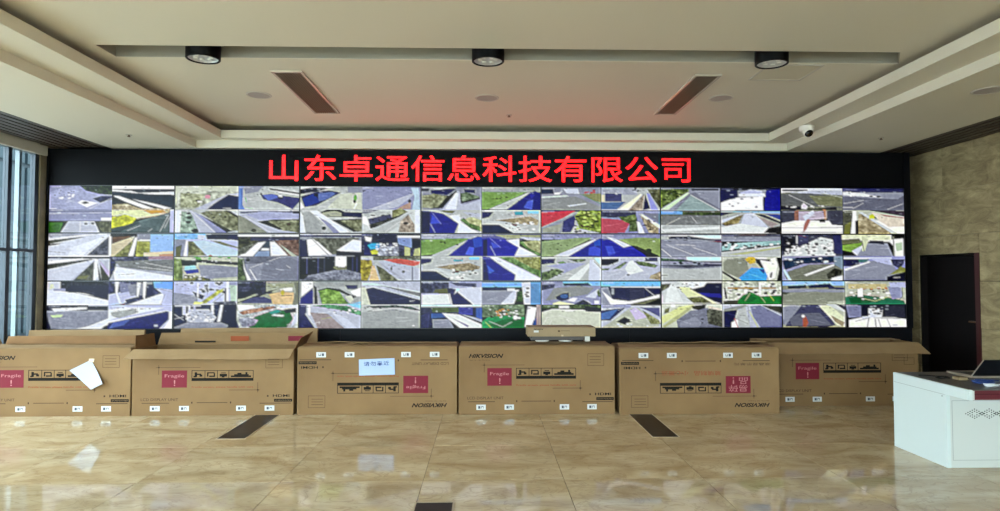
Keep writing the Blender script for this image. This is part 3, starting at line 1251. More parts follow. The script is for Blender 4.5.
P 785~3 580 300 690 235 715 240 650 290
P 785~3 760 230 840 235 955 265 930 285 800 265
P ddd~1 720 235 750 225 800 275 840 310 720 340 690 290
P a97~3 890 345 970 310 970 380 880 370
R 447~2 850 205 950 235
L eee 3 640 380 780 290
E 445 715 340 14 8
@4 2 32 10 980 370
R 99b~1 32 10 500 195
R 8bf 200 10 500 42
P 336~2 200 25 400 20 430 45 210 45
P 446~3 32 35 140 30 130 60 32 80
P 999~1 130 60 330 45 450 60 400 110 150 150 60 160
P ccd 380 130 480 70 490 75 460 140
P 226~1 140 130 200 100 250 95 250 150 190 165 150 150
E 46a 210 125 30 14
P eee 230 160 280 135 320 140 290 170
P eee 330 170 400 160 430 185 340 185
P dda~1 120 180 170 165 320 190 320 195 120 195
P 335~3 290 185 360 150 420 180 430 200 300 210
R efe 450 160 490 185
P 674~3 470 90 495 60 500 130 480 130
R 7bf 505 12 980 45
R dde 580 48 980 60
P 99a~2 505 60 560 55 600 150 570 190 505 190
P 336~1 560 55 850 58 860 135 730 160 600 165
R 446 735 60 850 150
P 226 855 60 975 60 975 105 870 140
P eed~1 505 75 600 150 730 165 860 140 975 110 975 135 760 185 580 190
P 775 740 185 900 150 975 140 850 185
L dde 4 860 65 930 120
R 99a~2 590 65 605 110
R 563~3 32 190 500 215
P ccb~1 32 250 110 225 500 235 500 370 32 370
R fff 170 200 250 218
R fff 215 230 290 245
P 334~2 370 200 500 215 500 250 380 245
L eee 4 110 310 90 355
L eee 4 230 300 250 330
L eee 4 75 290 45 340
R bbc~1 505 200 980 370
R 99b 505 192 740 215
P 337~1 505 235 700 215 580 315 505 315
P 57b~1 505 260 640 225 570 300 505 305
P bba~2 560 340 740 215 800 215 980 360 900 370 505 370
P cbd 730 230 780 215 880 290 780 310
P 996~3 830 230 980 320 980 345 900 345
P 669~1 810 212 975 215 975 290 900 250
P eed 960 290 980 310 980 340
P 334~2 620 325 690 285 740 310 700 350
E 334 690 325 60 10
S ccd 8 620 340 900 365 9
@5 0 30 40 972 395
R 99a~1 30 40 497 217
R 445 270 45 490 62
P 784~4 30 50 250 45 250 70 120 150 30 205
S 352 9 40 60 200 160 13
P cdb 30 210 240 75 260 80 90 210
P 889~1 130 212 250 85 320 70 497 65 497 212
P 9aa~1 270 95 480 215 150 215
P 99a 300 70 490 65 497 200 340 110
L eef 5 265 95 490 217
R 225~1 503 40 972 217
P 99a~2 640 60 860 55 860 110 640 120
P bbd~2 660 75 740 50 830 60 840 100 660 105
P eef~1 503 155 620 115 840 105 835 150 840 212 503 215
P dde 640 85 850 80 860 105 650 105
S 99a 10 560 115 830 190 9
P 22a~2 860 60 972 50 972 212 850 212
P 336 503 60 640 60 630 115 503 150
R 776~2 30 220 497 395
R 7af 30 222 200 245
P 563~3 200 230 497 230 497 258 200 250
P 888~2 30 260 497 255 497 325 30 325
L ccb 4 70 330 180 275
L eee 4 270 265 310 312
R bbb~2 30 330 497 395
P ddd 30 365 497 340 497 360 60 385
R 8ad 503 222 972 240
P aaa~1 503 225 972 240 972 395 503 395
P 226 503 230 640 228 503 260
P 985~3 503 320 640 255 680 250 640 315 540 340
P ccd~1 503 290 640 250 690 235 503 320
P ccd~1 690 240 770 235 880 350 660 320
P ddd~1 503 345 660 318 880 350 840 395 503 395
P 226 760 240 840 245 972 300 972 320
P 45a 840 240 972 245 972 290
P a99~2 780 255 960 320 900 350
P 222~3 880 350 972 335 972 395 840 390
@5 1 32 22 975 388
R 99a~1 32 22 505 198
R cef 90 28 505 55
P 446~2 85 38 250 35 400 55 505 65 505 75 300 60 90 58
P 447 380 60 505 60 505 72 400 70
L eef 4 70 100 285 188
L dde 4 140 100 300 110
L eee 4 280 125 470 188
L eef 6 36 138 110 200
P bbb~1 32 35 90 40 90 60 32 60
P 856 400 75 505 72 505 88 460 85
R 99a~2 505 22 975 75
P 446 505 25 975 25 975 40 520 40
P 9bb~2 510 120 560 95 975 70 975 105 700 140 560 160 510 160
P 344~2 510 150 680 125 975 95 975 105 600 160 510 162
S eff 14 520 85 960 135 13
S 233 16 530 95 970 140 10
P dde 565 140 620 95 640 100 590 150
P bbb~1 505 165 975 110 975 198 505 198
P bb8 540 185 975 118 975 130 700 180
R 99a~2 32 202 505 388
R bef 230 200 505 235
P 464~2 32 210 200 220 300 238 505 235 505 250 32 235
P 556~2 32 265 200 265 505 265 505 275 230 292
S 322 9 130 240 350 258 11
P 446~2 360 258 505 258 505 270 360 275
P bbb~1 32 290 230 300 505 285 505 388 32 388
P 778 32 262 230 285 180 290 32 275
R 335 32 345 80 352
R bba~1 510 200 975 388
P 998~1 515 245 560 215 700 205 720 300 640 370 520 320
P 333 510 310 640 388 600 388 510 330
P db3~2 690 220 720 200 770 200 775 250 730 262
P 4ae~1 640 370 740 285 830 290 880 300 860 388 660 388
P 35a 800 300 850 300 840 340
P 334~2 770 215 890 220 880 300 820 290 780 250
P eed~1 810 225 900 240 890 215 930 205 950 260 930 370 880 388 870 360
P ddc 760 200 870 205 860 220 780 215
P 221 940 205 975 205 975 388 940 388 960 300
P 445 890 330 910 320 900 370 885 365
@5 2 35 10 990 378
R ccc~1 35 10 515 190
P 775~3 35 30 110 25 90 60 35 90
P ddd~1 80 70 110 35 140 40 210 185 60 190
P 996~2 180 85 270 80 290 100 200 100
P dda~1 160 50 260 60 480 190 290 190
P 774~3 230 140 350 130 440 185 290 185
P 225~2 270 75 350 40 400 20 515 20 515 190 450 170
P 33a 310 100 500 110 515 140 400 130
P dde 190 12 400 12 370 50 280 70
S 334 8 150 15 370 80 9
R ccb~3 520 10 990 190
S eee 20 540 30 980 130 13
S 444 20 540 30 980 130 12
R b94~2 560 55 950 70
P 294~2 620 180 680 120 750 95 820 130 990 120 990 190 580 190
P 184 660 150 740 110 800 150 720 180
L cd8 4 700 165 740 105
L cd5 4 880 100 930 165
L bd8 3 830 140 860 180
R eee 810 15 830 120
P 333 530 60 545 60 560 150 540 150
P 554 525 165 640 160 640 190 525 190
P ccb~1 35 195 515 195 515 378 35 378
P bb8~1 40 370 200 240 280 195 300 205 140 330 60 378
P dd9~1 35 290 180 210 280 195 180 270 40 350
E eee 125 205 22 14
P 774~3 60 230 100 215 90 260 50 270
P 889~2 150 320 260 245 380 225 515 250 515 378 160 378
P 665~3 390 240 420 225 515 245 515 378 400 350
P 443~2 270 205 390 195 380 225 330 240 280 230
P dcb 400 205 515 230 515 245 410 225
S 333 9 330 260 510 360 11
P 99a~1 180 340 300 290 350 340 330 378 180 378
R bbc~1 520 195 990 378
P 226~2 525 245 640 230 620 300 590 378 525 378
P 999 530 230 700 195 720 210 640 235 525 250
P bbb~2 640 245 700 210 720 300 740 378 600 378
L 445 3 720 200 730 340
P 88a~1 740 210 820 200 990 290 990 378 820 378 760 290
L cc8 9 735 255 800 378
P 554~2 830 200 990 210 990 270
L 334 4 840 205 990 275
P eee 590 340 640 310 640 378 590 378
L d44 6 615 310 640 378
L 445 4 620 305 720 350
L 445 3 650 280 700 285
@6 0 20 38 945 388
R 887~1 20 38 480 215
P dde 20 38 480 38 480 60 200 55 20 75
R 336~2 30 48 220 62
P bbc~1 60 70 250 55 480 55 480 90 300 80
P 777~1 20 85 240 75 480 110 480 190 250 180 20 190
P 886~2 230 95 480 100 480 180 300 170
L ccb 3 80 90 270 180
L bba 3 320 75 480 108
P 334~2 20 175 120 170 250 195 440 180 440 205 20 205
P dcd~1 170 170 190 150 220 180 210 200 170 195
S eee 8 60 170 380 200 9
P 556~1 20 210 130 205 140 290 20 300
P 556~1 370 210 480 205 480 310 400 318 370 280
P bab~1 140 220 360 215 360 270 140 290
P eed~1 20 310 140 285 380 290 400 320 480 325 480 388 20 388
L 445 5 20 345 180 345
L 445 5 220 345 480 340
P a76~2 120 215 150 205 150 290 120 290
P b86~2 335 200 355 205 355 280 340 270
P b76 210 275 240 280 210 350 180 385 190 320
P ccd~1 180 255 260 205 270 230 200 290
L 554 3 20 380 480 378
P 232 305 285 350 290 350 302 305 300
R 99a~1 485 38 945 205
R 447~2 485 38 945 70
P ddd~1 485 65 640 75 790 110 640 100 485 90
S eee 10 490 65 660 100 9
E 112 755 100 16 9
E 112 700 98 14 7
P 778~1 485 100 660 110 900 120 945 90 945 205 485 205
L eee 4 485 185 560 185
L dde 3 560 195 640 150
L eee 4 820 200 940 155
L dde 3 490 155 640 130
R bba~1 485 208 945 388
P 665~2 485 215 550 210 560 250 540 388 485 388
P 884 500 320 550 290 530 388 490 388
P eee 560 210 585 210 590 388 540 388
P 334 575 290 600 280 600 388 575 388
P a97~3 600 240 640 230 720 290 850 388 600 388
P ccc 600 220 630 220 720 280 880 375 850 385 720 300
P dd2~1 680 245 715 230 745 240 740 270 680 275
E 442 735 262 18 12
P eed~1 720 285 945 280 945 388 890 385
P dcb~2 700 225 945 255 945 330 830 335 760 290
P 545~2 680 208 945 210 945 255 800 230
P b76~1 760 235 945 262 945 270 800 255
@6 1 40 22 960 378
R 556~2 40 22 490 185
R 334~2 40 25 150 150
P 557~2 160 25 240 25 240 100 150 120
P 223 60 60 100 45 130 60 130 130 70 145
R dde 150 30 158 110
P ccc~2 240 85 330 40 420 60 440 185 40 190
S eee 34 60 80 430 180 12
S 445 34 60 80 430 185 10
R 447~1 425 25 490 170
L 833 5 160 25 220 40
P 99a~2 490 22 960 190
R ddb~2 490 22 860 75
P 775 490 60 620 50 640 85 490 95
P 8a4~2 495 105 640 85 620 130 560 155 495 140
P ccd~1 560 150 650 100 650 150 600 185
P 99a~1 660 90 830 90 870 190 600 190
P 445 690 85 700 65 800 70 810 100 740 90
P cca 640 30 690 60 660 150 640 150
L 654 8 640 70 655 150
P eed~1 830 60 950 50 950 190 885 190 870 100
L 776 9 875 40 880 190
P bca 890 90 940 80 940 140 900 150
R 99b~2 40 190 490 378
P 246~2 40 225 150 200 430 190 430 240 200 250 60 300
S bce 8 60 205 410 240 11
P 89a~1 430 195 490 190 490 290 430 260
P 887~1 80 310 240 255 420 250 490 290 490 378 90 378
P eed 200 335 430 250 430 265 220 345
P 443~3 370 330 430 280 490 300 480 350 380 370
P dde 410 360 490 340 490 378 400 378
P 224 40 290 60 310 100 378 70 370
P bcd 45 300 60 290 110 378 85 375
R 99c~1 500 190 960 378
R 336~2 500 195 620 270
R ccd 500 198 860 212
P 588~2 610 215 690 210 680 240 620 240
P 99a~1 690 225 850 230 900 300 820 378 500 378 500 300
P ddd~1 500 290 690 230 700 238 510 305
P bbd~1 690 205 860 205 860 260 760 240
P 446~3 850 215 960 215 950 250 920 290 870 260
P 995~2 830 340 930 270 960 280 960 310 880 330
P 224~1 820 350 960 310 960 378 820 378
L dde 4 870 358 920 355
@6 2 42 12 975 365
R 998~1 42 12 510 190
R 9bf 42 12 510 45
P 235~2 80 45 220 38 225 65 80 70
P 236~2 235 40 400 28 440 60 240 65
P 447~2 400 55 510 60 510 75 380 72
P 99a~1 42 75 200 68 510 78 510 95 42 95
P 998~1 42 100 300 90 510 120 510 185 42 190
P 665 42 90 100 95 70 115 42 110
P bba~1 380 170 510 160 510 190 380 190
R bba~2 515 12 975 188
P 386~1 515 130 620 110 720 125 820 130 960 160 975 188 515 188
P 174 540 140 640 130 760 160 680 185 560 185
R cb8~2 540 30 830 70
S eee 16 560 60 930 150 14
S 345 14 560 60 930 120 10
S c84 6 650 60 830 75 8
L bd8 4 660 145 740 165 840 130
R eee 610 70 650 130
P 99b~2 840 50 940 40 950 140 870 150
L 336 6 950 30 950 130 920 160
P bbd~1 850 20 975 20 975 60 860 55
R bba~1 42 195 510 365
P 557~1 110 220 190 195 310 195 380 260 440 350 380 365 60 360
P 99a 42 210 120 195 180 200 60 350 42 340
P 778 90 300 160 260 320 255 410 350 110 355
P ddb~2 310 195 400 200 510 290 510 365 450 350
P a97~2 400 270 510 330 490 360 430 320
P b64~1 190 300 215 280 235 330 215 365 190 360
E fff 195 280 14 12
L 445 4 240 270 320 272
P ccc 360 185 510 195 510 250 420 215
P 445 430 180 510 200 510 235
R 334~1 520 192 975 290
P 88a~1 520 195 630 200 630 285 540 290
P 224 635 205 700 195 690 285 640 285
P ccd~2 690 220 800 225 790 290 690 290
S 446 12 690 225 800 270 9
P 445~1 810 200 960 205 970 285 820 285
P eed~1 540 310 640 290 880 290 975 305 975 365 540 365
L 223 5 590 320 700 292
L 334 7 690 300 680 365
L 334 7 740 305 745 365
L 334 6 765 305 780 365
L 334 5 830 305 855 365
L 223 5 730 295 930 300
P bbc 640 285 690 280 690 295 640 300
E ccc 890 350 20 6
'''
panels, key = {}, None
for ln in FEEDS.strip().splitlines():
    if ln[0] == '@':
        q = ln[1:].split()
        key = (int(q[0]), int(q[1]))
        panels[key] = ([float(z) for z in q[2:]], [])
    else:
        panels[key][1].append(ln)

def picture_mesh(lit, u0, u1, v0, v1, x0, x1, z0, z1):
    nx, ny = 70, 28
    H, W, _ = lit.shape
    ii = np.linspace(u0 * W, u1 * W, nx + 1)
    jj = np.linspace(v0 * H, v1 * H, ny + 1)
    col = np.zeros((ny + 1, nx + 1, 4)); col[..., 3] = 1
    for b in range(ny + 1):
        ja, jb = int(max(v0 * H, jj[b] - 1.7)), int(min(v1 * H, jj[b] + 1.7) + 0.999)
        for a in range(nx + 1):
            ia, ib = int(max(u0 * W, ii[a] - 1.8)), int(min(u1 * W, ii[a] + 1.8) + 0.999)
            col[b, a, :3] = lit[ja:max(jb, ja + 1), ia:max(ib, ia + 1)].reshape(-1, 3).mean(0)
    xs, zs = np.linspace(x0, x1, nx + 1), np.linspace(z1, z0, ny + 1)
    cx, cz = (x0 + x1) / 2, (z0 + z1) / 2
    vs = [(x - cx, 0, z - cz) for z in zs for x in xs]
    w = nx + 1
    fs = [(b * w + a, (b + 1) * w + a, (b + 1) * w + a + 1, b * w + a + 1) for b in range(ny) for a in range(nx)]
    me = bpy.data.meshes.new('camera_picture')
    me.from_pydata(vs, [], fs)
    at = me.color_attributes.new('picture', 'FLOAT_COLOR', 'POINT')
    at.data.foreach_set('color', col.reshape(-1))
    me.materials.append(M['screen'])
    return me, (cx, cz)

PXS = [-5.872, -4.198, -2.519, -0.876, 0.768, 2.419, 4.1, 5.848]
ORD = ['first', 'second', 'third', 'fourth', 'fifth', 'sixth', 'seventh']
ROW = ['top', 'middle', 'bottom']
DESC = {(0, 0): 'a car park and yellow grass', (0, 1): 'pale paved paths and a blue sky gap', (0, 2): 'white yards and a dark blue shadow',
        (1, 0): 'a navy shadow over road verges', (1, 1): 'a parked bright blue truck', (1, 2): 'a yellow boom and a green floor',
        (2, 0): 'a blue roof and curving roads', (2, 1): 'black sheds and an orange roof', (2, 2): 'a green lawn and a purple shadow',
        (3, 0): 'lawns and bright blue shadows', (3, 1): 'a blue shadow wedge and parked cars', (3, 2): 'a blue pillar and a green shop floor',
        (4, 0): 'red roofs and leafy bushes', (4, 1): 'one wide blue triangular shadow', (4, 2): 'a blue truck and black shed doors',
        (5, 0): 'grey roads with white lines', (5, 1): 'a blue floor and yellow machine', (5, 2): 'a green workshop and rubble heap',
        (6, 0): 'plain roads and a yellow digger', (6, 1): 'stacked white goods and a wide ramp', (6, 2): 'a green workshop and a red figure'}
for (pc, pr), (frame, lines) in panels.items():
    x0 = PXS[pc]
    PW = PXS[pc + 1] - x0
    z1 = PZ1 - PH * pr
    t = thing('display_monitor', (x0 + PW / 2, PY + 0.04, z1 - PH),
              f'{ORD[pc]} display from the left, {ROW[pr]} row, showing {DESC[(pc, pr)]}', 'display', 'displays of the video wall')
    bz = 0.0085
    fr = MB()
    fr.box(x0 + 0.001, x0 + bz, PY - 0.004, PY + 0.09, z1 - PH + 0.001, z1 - 0.001)
    fr.box(x0 + PW - bz, x0 + PW - 0.001, PY - 0.004, PY + 0.09, z1 - PH + 0.001, z1 - 0.001)
    fr.box(x0 + bz, x0 + PW - bz, PY - 0.004, PY + 0.09, z1 - bz, z1 - 0.001)
    fr.box(x0 + bz, x0 + PW - bz, PY - 0.004, PY + 0.09, z1 - PH + 0.001, z1 - PH + bz)
    fr.box(x0 + bz, x0 + PW - bz, PY + 0.004, PY + 0.09, z1 - PH + bz, z1 - bz)
    fr.build('bezel', M['bezel'], t)
    lit = raster(lines, frame)
    for a in range(2):
        for b in range(2):
            xa = x0 + bz + (PW - 2 * bz) * a / 2
            za = z1 - bz - (PH - 2 * bz) * b / 2
            me, (cx, cz) = picture_mesh(lit, a / 2, a / 2 + 0.5, b / 2, b / 2 + 0.5,
                                        xa, xa + PW / 2 - bz, za - PH / 2 + bz, za)
            inst('camera_picture', me, (cx, PY, cz), t)

# --- lettering helper: text is turned into a thin mesh and fitted to a box
TXT = {}
def text_mesh(s, bold=0.0, shear=0.0):
    k = (s, bold, shear)
    if k not in TXT:
        cu = bpy.data.curves.new('lettering', 'FONT')
        cu.body = s
        cu.size = 1.0
        cu.offset = bold
        cu.shear = shear
        cu.resolution_u = 3
        o = bpy.data.objects.new('lettering_source', cu)
        COL.objects.link(o)
        bpy.context.view_layer.update()
        dg = bpy.context.evaluated_depsgraph_get()
        me = bpy.data.meshes.new_from_object(o.evaluated_get(dg))
        vs = np.array([tuple(v.co) for v in me.vertices]) if len(me.vertices) else np.zeros((0, 3))
        fs = [tuple(p.vertices) for p in me.polygons]
        bpy.data.objects.remove(o)
        bpy.data.curves.remove(cu)
        TXT[k] = (vs, fs)
    return TXT[k]

def letter(name, s, x0, x1, z0, z1, y, m, parent, flip=False, bold=0.0, shear=0.0, em=None):
    """lettering on a face that looks to -Y; em=(cx, cz, wx, wz) keeps the glyph's place in its em square"""
    vs, fs = text_mesh(s, bold, shear)
    if len(vs) == 0: return None
    lo, hi = vs.min(0), vs.max(0)
    out = []
    for v in vs:
        if em:
            cx, cz, wx, wz = em
            u, w = cx + (v[0] - 0.5) * wx, cz + (v[1] - 0.38) * wz
        else:
            a = (v[0] - lo[0]) / max(hi[0] - lo[0], 1e-6)
            b = (v[1] - lo[1]) / max(hi[1] - lo[1], 1e-6)
            if flip: a, b = 1 - a, 1 - b
            u, w = x0 + a * (x1 - x0), z0 + b * (z1 - z0)
        out.append((u, y, w))
    mb = MB().add(out, fs)
    mb.f = [f[::-1] for f in mb.f]
    v = np.array(mb.v); c = (v.min(0) + v.max(0)) / 2
    me = bpy.data.meshes.new(name)
    me.from_pydata([tuple(p) for p in v - c], [], mb.f)
    me.materials.append(m)
    return inst(name, me, Vector(c), parent)

# --- LED sign with the company name
sign = thing('led_sign', (0, 8.25, 2.82), 'black LED sign above the displays with red Chinese lettering', 'sign')
box('panel', -5.874, 5.848, 8.2, 8.30, 2.818, 3.305, M['led_panel'], sign)
NAME = '山东卓通信息科技有限公司'
gx0, gx1 = -2.985, 2.895
pitch = (gx1 - gx0) / 12
for i, ch in enumerate(NAME):
    letter('character', ch, 0, 0, 0, 0, 8.196, M['led_red'], sign, bold=0.004,
           em=(gx0 + pitch * (i + 0.5), 3.058, 0.488, 0.385))

# ------------------------------------------------------------------ cartons
def carton(name, x0, x1, yf, dep, H, label, flip=False, open_top=False, hide_logo=False, chinese=False):
    t = thing(name, ((x0 + x1) / 2, yf + dep / 2, 0), label, 'carton', 'large cardboard display cartons')
    w = 0.014
    b = MB()
    if open_top:
        b.box(x0, x1, yf, yf + w, 0.0, H).box(x0, x1, yf + dep - w, yf + dep, 0.0, H)
        b.box(x0, x0 + w, yf + w, yf + dep - w, 0.0, H).box(x1 - w, x1, yf + w, yf + dep - w, 0.0, H)
        b.box(x0 + w, x1 - w, yf + w, yf + dep - w, 0.0, w)
        b.build('body', M['carton'], t)
    else:
        b.box(x0, x1, yf, yf + dep, 0.0, H)
        b.build('body', M['carton'], t, bevel=0.006)
    W, y = x1 - x0, yf - 0.0015
    def X(u): return x0 + W * ((1 - u) if flip else u)
    def Z(v): return H * (v if flip else (1 - v))
    def rect(mb, u0, u1, v0, v1, d=0.001):
        xa, xb = sorted((X(u0), X(u1))); za, zb = sorted((Z(v0), Z(v1)))
        mb.box(xa, xb, yf - d, yf - 0.0002, za, zb)
    def R(nm, u0, u1, v0, v1, m, par=t, d=0.001):
        mb = MB(); rect(mb, u0, u1, v0, v1, d)
        return mb.build(nm, m, par)
    def T(nm, s, u0, u1, v0, v1, m, par=t, d=0.0014, **k):
        xa, xb = sorted((X(u0), X(u1))); za, zb = sorted((Z(v0), Z(v1)))
        return letter(nm, s, xa, xb, za, zb, yf - d, m, par, flip, **k)
    def frame(mb, u0, u1, v0, v1, tu=0.0035, tv=0.008):
        rect(mb, u0, u1, v0, v0 + tv); rect(mb, u0, u1, v1 - tv, v1)
        rect(mb, u0, u0 + tu, v0 + tv, v1 - tv); rect(mb, u1 - tu, u1, v0 + tv, v1 - tv)
    if not hide_logo:
        T('brand_logo', 'HIKVISION', 0.063, 0.285, 0.105, 0.165, M['ink'], bold=0.03, shear=0.35)
        T('small_print', 'See Far, Go Further', 0.068, 0.20, 0.188, 0.205, M['ink_brown'])
    rl = R('red_label', 0.182, 0.338, 0.315, 0.575, M['red_ink'])
    if chinese:
        T('label_lettering', '易碎', 0.20, 0.32, 0.335, 0.44, M['label_letter'], rl)
        T('label_lettering', '品', 0.20, 0.255, 0.455, 0.555, M['label_letter'], rl)
        T('label_lettering', '!', 0.285, 0.295, 0.455, 0.555, M['label_letter'], rl)
        T('red_print', '玻璃制品', 0.368, 0.535, 0.585, 0.655, M['red_text'])
        T('red_print', '小心搬运', 0.572, 0.74, 0.585, 0.655, M['red_text'])
    else:
        T('label_lettering', 'Fragile', 0.20, 0.32, 0.375, 0.435, M['label_letter'], rl)
        T('label_lettering', '!', 0.257, 0.266, 0.46, 0.55, M['label_letter'], rl, bold=0.02)
        T('red_print', 'Fragile screen, please handle with care', 0.368, 0.75, 0.557, 0.585, M['red_text'], bold=0.02)
    ic = MB()
    frame(ic, 0.366, 0.75, 0.315, 0.44)
    rect(ic, 0.366, 0.75, 0.435, 0.475)
    for u in (0.447, 0.524, 0.595):
        rect(ic, u, u + 0.0035, 0.323, 0.435)
    for (a, bb, c0, c1) in ((.385, .40, .345, .415), (.40, .425, .365, .385), (.415, .432, .38, .41), (.378, .395, .40, .42),
                           (.462, .508, .345, .36), (.462, .47, .36, .41), (.475, .512, .395, .415), (.503, .511, .36, .395),
                           (.54, .585, .37, .41), (.548, .578, .35, .36), (.553, .57, .41, .423),
                           (.61, .735, .395, .42), (.63, .72, .375, .395), (.65, .675, .355, .375), (.70, .712, .345, .375)):
        rect(ic, a, bb, c0, c1)
    ic.build('icon_strip', M['ink'], t)
    mk = MB()
    rect(mk, 0.145, 0.42, 0.268, 0.273); rect(mk, 0.161, 0.1635, 0.235, 0.38); rect(mk, 0.157, 0.168, 0.262, 0.28)
    mk.build('corner_mark', M['ink_brown'], t)
    mk = MB()
    rect(mk, 0.60, 0.79, 0.612, 0.618); rect(mk, 0.776, 0.7785, 0.50, 0.65); rect(mk, 0.772, 0.783, 0.605, 0.626)
    mk.build('corner_mark', M['ink_brown'], t)
    ob = MB()
    frame(ob, 0.825, 0.93, 0.105, 0.285, 0.002, 0.005)
    for v in (0.15, 0.19, 0.23): rect(ob, 0.838, 0.91, v, v + 0.006)
    ob.build('notice_box', M['ink_brown'], t)
    T('product_print', '液晶显示单元' if chinese else 'LCD DISPLAY UNIT', 0.055, 0.285, 0.735, 0.775, M['ink_brown'])
    sp = MB()
    rect(sp, 0.06, 0.23, 0.805, 0.814)
    rect(sp, 0.40, 0.59, 0.80, 0.809)
    for u in (0.37, 0.61):
        for k in range(4): rect(sp, u - 0.004 + k * 0.001, u + 0.004 - k * 0.001, 0.793 - 0.003 * k + 0.003, 0.815 + 0.003 * k - 0.003)
    rect(sp, 0.79, 0.985, 0.812, 0.822)
    rect(sp, 0.835, 0.845, 0.695, 0.72)
    sp.build('fine_print', M['ink_brown'], t)
    T('hdmi_logo', 'HDMI', 0.872, 0.975, 0.685, 0.722, M['ink'], bold=0.012)
    hb = R('hdmi_bar', 0.88, 0.992, 0.752, 0.795, M['ink'])
    T('bar_lettering', 'HIGH-DEFINITION MULTIMEDIA', 0.886, 0.986, 0.766, 0.782, M['carton_edge'], hb, d=0.0018)
    for u in (0.112, 0.292, 0.645, 0.822):
        st = R('sticker', u, u + 0.06, 0.853, 0.93, M['sticker'], d=0.0016)
        cd = MB()
        rect(cd, u + 0.012, u + 0.026, 0.873, 0.912, 0.0022); rect(cd, u + 0.031, u + 0.046, 0.875, 0.885, 0.0022)
        rect(cd, u + 0.031, u + 0.034, 0.885, 0.91, 0.0022); rect(cd, u + 0.043, u + 0.046, 0.885, 0.91, 0.0022)
        cd.build('sticker_code', M['sticker_ink'], st)
    return t

def flap(parent, a, b, c_, d, m=None, t=0.007, name='flap'):
    """a, b on the hinge; c_, d on the free edge (rippled)"""
    a, b, c_, d = map(Vector, (a, b, c_, d))
    n = (b - a).cross(d - a).normalized()
    k = 10
    mb = MB()
    top, bot = [], []
    rr = random.Random(round(a.x * 100))
    vs, fs = [], []
    for i in range(k + 1):
        u = i / k
        h = a.lerp(b, u); f = d.lerp(c_, u)
        f = f + n * rr.uniform(-0.006, 0.006) + (f - h) * rr.uniform(-0.02, 0.02)
        mid = h.lerp(f, 0.5) + n * rr.uniform(-0.003, 0.003)
        vs += [h, mid, f, h + n * t, mid + n * t, f + n * t]
    for i in range(k):
        p, q = i * 6, (i + 1) * 6
        fs += [(p, p + 1, q + 1, q), (p + 1, p + 2, q + 2, q + 1), (p + 3, q + 3, q + 4, p + 4), (p + 4, q + 4, q + 5, p + 5),
               (p, q, q + 3, p + 3), (p + 2, p + 5, q + 5, q + 2)]
    e = k * 6
    fs += [(0, 3, 4, 1), (1, 4, 5, 2), (e, e + 1, e + 4, e + 3), (e + 1, e + 2, e + 5, e + 4)]
    mb.add(vs, fs)
    return mb.build(name, m or M['carton_edge'], parent)

YC = 6.97
# leftmost carton
b1 = carton('display_carton', -5.83, -4.03, YC, 0.50, 0.765, 'leftmost cardboard carton with a loose white sheet stuck on its front', open_top=True)
flap(b1, (-5.82, YC, 0.767), (-4.04, YC, 0.767), (-4.05, YC + 0.17, 0.775), (-5.80, YC + 0.17, 0.79))
flap(b1, (-4.04, YC + 0.5, 0.767), (-5.82, YC + 0.5, 0.767), (-5.84, YC + 0.56, 0.85), (-4.08, YC + 0.56, 0.85), M['carton_in'])
flap(b1, (-5.82, YC + 0.45, 0.767), (-5.82, YC + 0.05, 0.767), (-5.87, YC + 0.1, 0.86), (-5.87, YC + 0.45, 0.87), M['carton_in'])
# second carton, its top flaps open
b2 = carton('display_carton', -4.01, -2.19, YC, 0.50, 0.748, 'second carton from the left, its top flaps standing open', open_top=True, hide_logo=True)
flap(b2, (-2.19, YC - 0.002, 0.75), (-4.0, YC - 0.002, 0.75), (-4.06, YC - 0.10, 0.652), (-2.22, YC - 0.085, 0.645))
flap(b2, (-2.2, YC + 0.5, 0.75), (-4.0, YC + 0.5, 0.75), (-3.98, YC + 0.55, 0.89), (-2.21, YC + 0.55, 0.885), M['carton'])
flap(b2, (-4.0, YC + 0.46, 0.75), (-4.0, YC + 0.03, 0.75), (-4.0, YC + 0.04, 0.905), (-4.02, YC + 0.45, 0.895), M['carton_in'])
flap(b2, (-2.2, YC + 0.03, 0.75), (-2.2, YC + 0.46, 0.75), (-2.10, YC + 0.44, 0.915), (-2.14, YC + 0.06, 0.87), M['carton_in'])
rr_ = MB()
rr_.box(-3.12, -2.9, YC + 0.505, YC + 0.509, 0.79, 0.85)
o = rr_.build('flap_print', M['red_text'], b2)
o = MB().box(-3.55, -3.3, YC + 0.497, YC + 0.503, 0.775, 0.795).build('flap_print', M['ink'], b2)
o = MB().box(-2.42, -2.24, YC + 0.505, YC + 0.512, 0.79, 0.85).build('flap_print', M['red_ink'], b2)
# third carton, upside down
b3 = carton('display_carton', -2.15, -0.32, YC, 0.50, 0.768, 'upside-down printed carton with a blue-white notice taped on it', flip=True)
flap(b3, (-2.14, YC + 0.01, 0.769), (-0.33, YC + 0.01, 0.769), (-0.34, YC + 0.24, 0.772), (-2.12, YC + 0.24, 0.785))
flap(b3, (-0.33, YC + 0.49, 0.769), (-2.14, YC + 0.49, 0.769), (-2.12, YC + 0.26, 0.80), (-0.34, YC + 0.26, 0.785))
flap(b3, (-1.55, YC + 0.20, 0.785), (-1.38, YC + 0.20, 0.785), (-1.38, YC + 0.12, 0.815), (-1.54, YC + 0.12, 0.81), name='torn_flap')
# fourth carton
YC = 6.935
b4 = carton('display_carton', -0.30, 1.50, YC, 0.50, 0.775, 'carton below the small flat parcel, at the middle of the row')
flap(b4, (-0.29, YC + 0.01, 0.776), (1.49, YC + 0.01, 0.776), (1.47, YC + 0.24, 0.779), (-0.27, YC + 0.24, 0.782))
flap(b4, (1.49, YC + 0.49, 0.776), (-0.29, YC + 0.49, 0.776), (-0.27, YC + 0.26, 0.80), (1.47, YC + 0.26, 0.782))
YC = 6.90
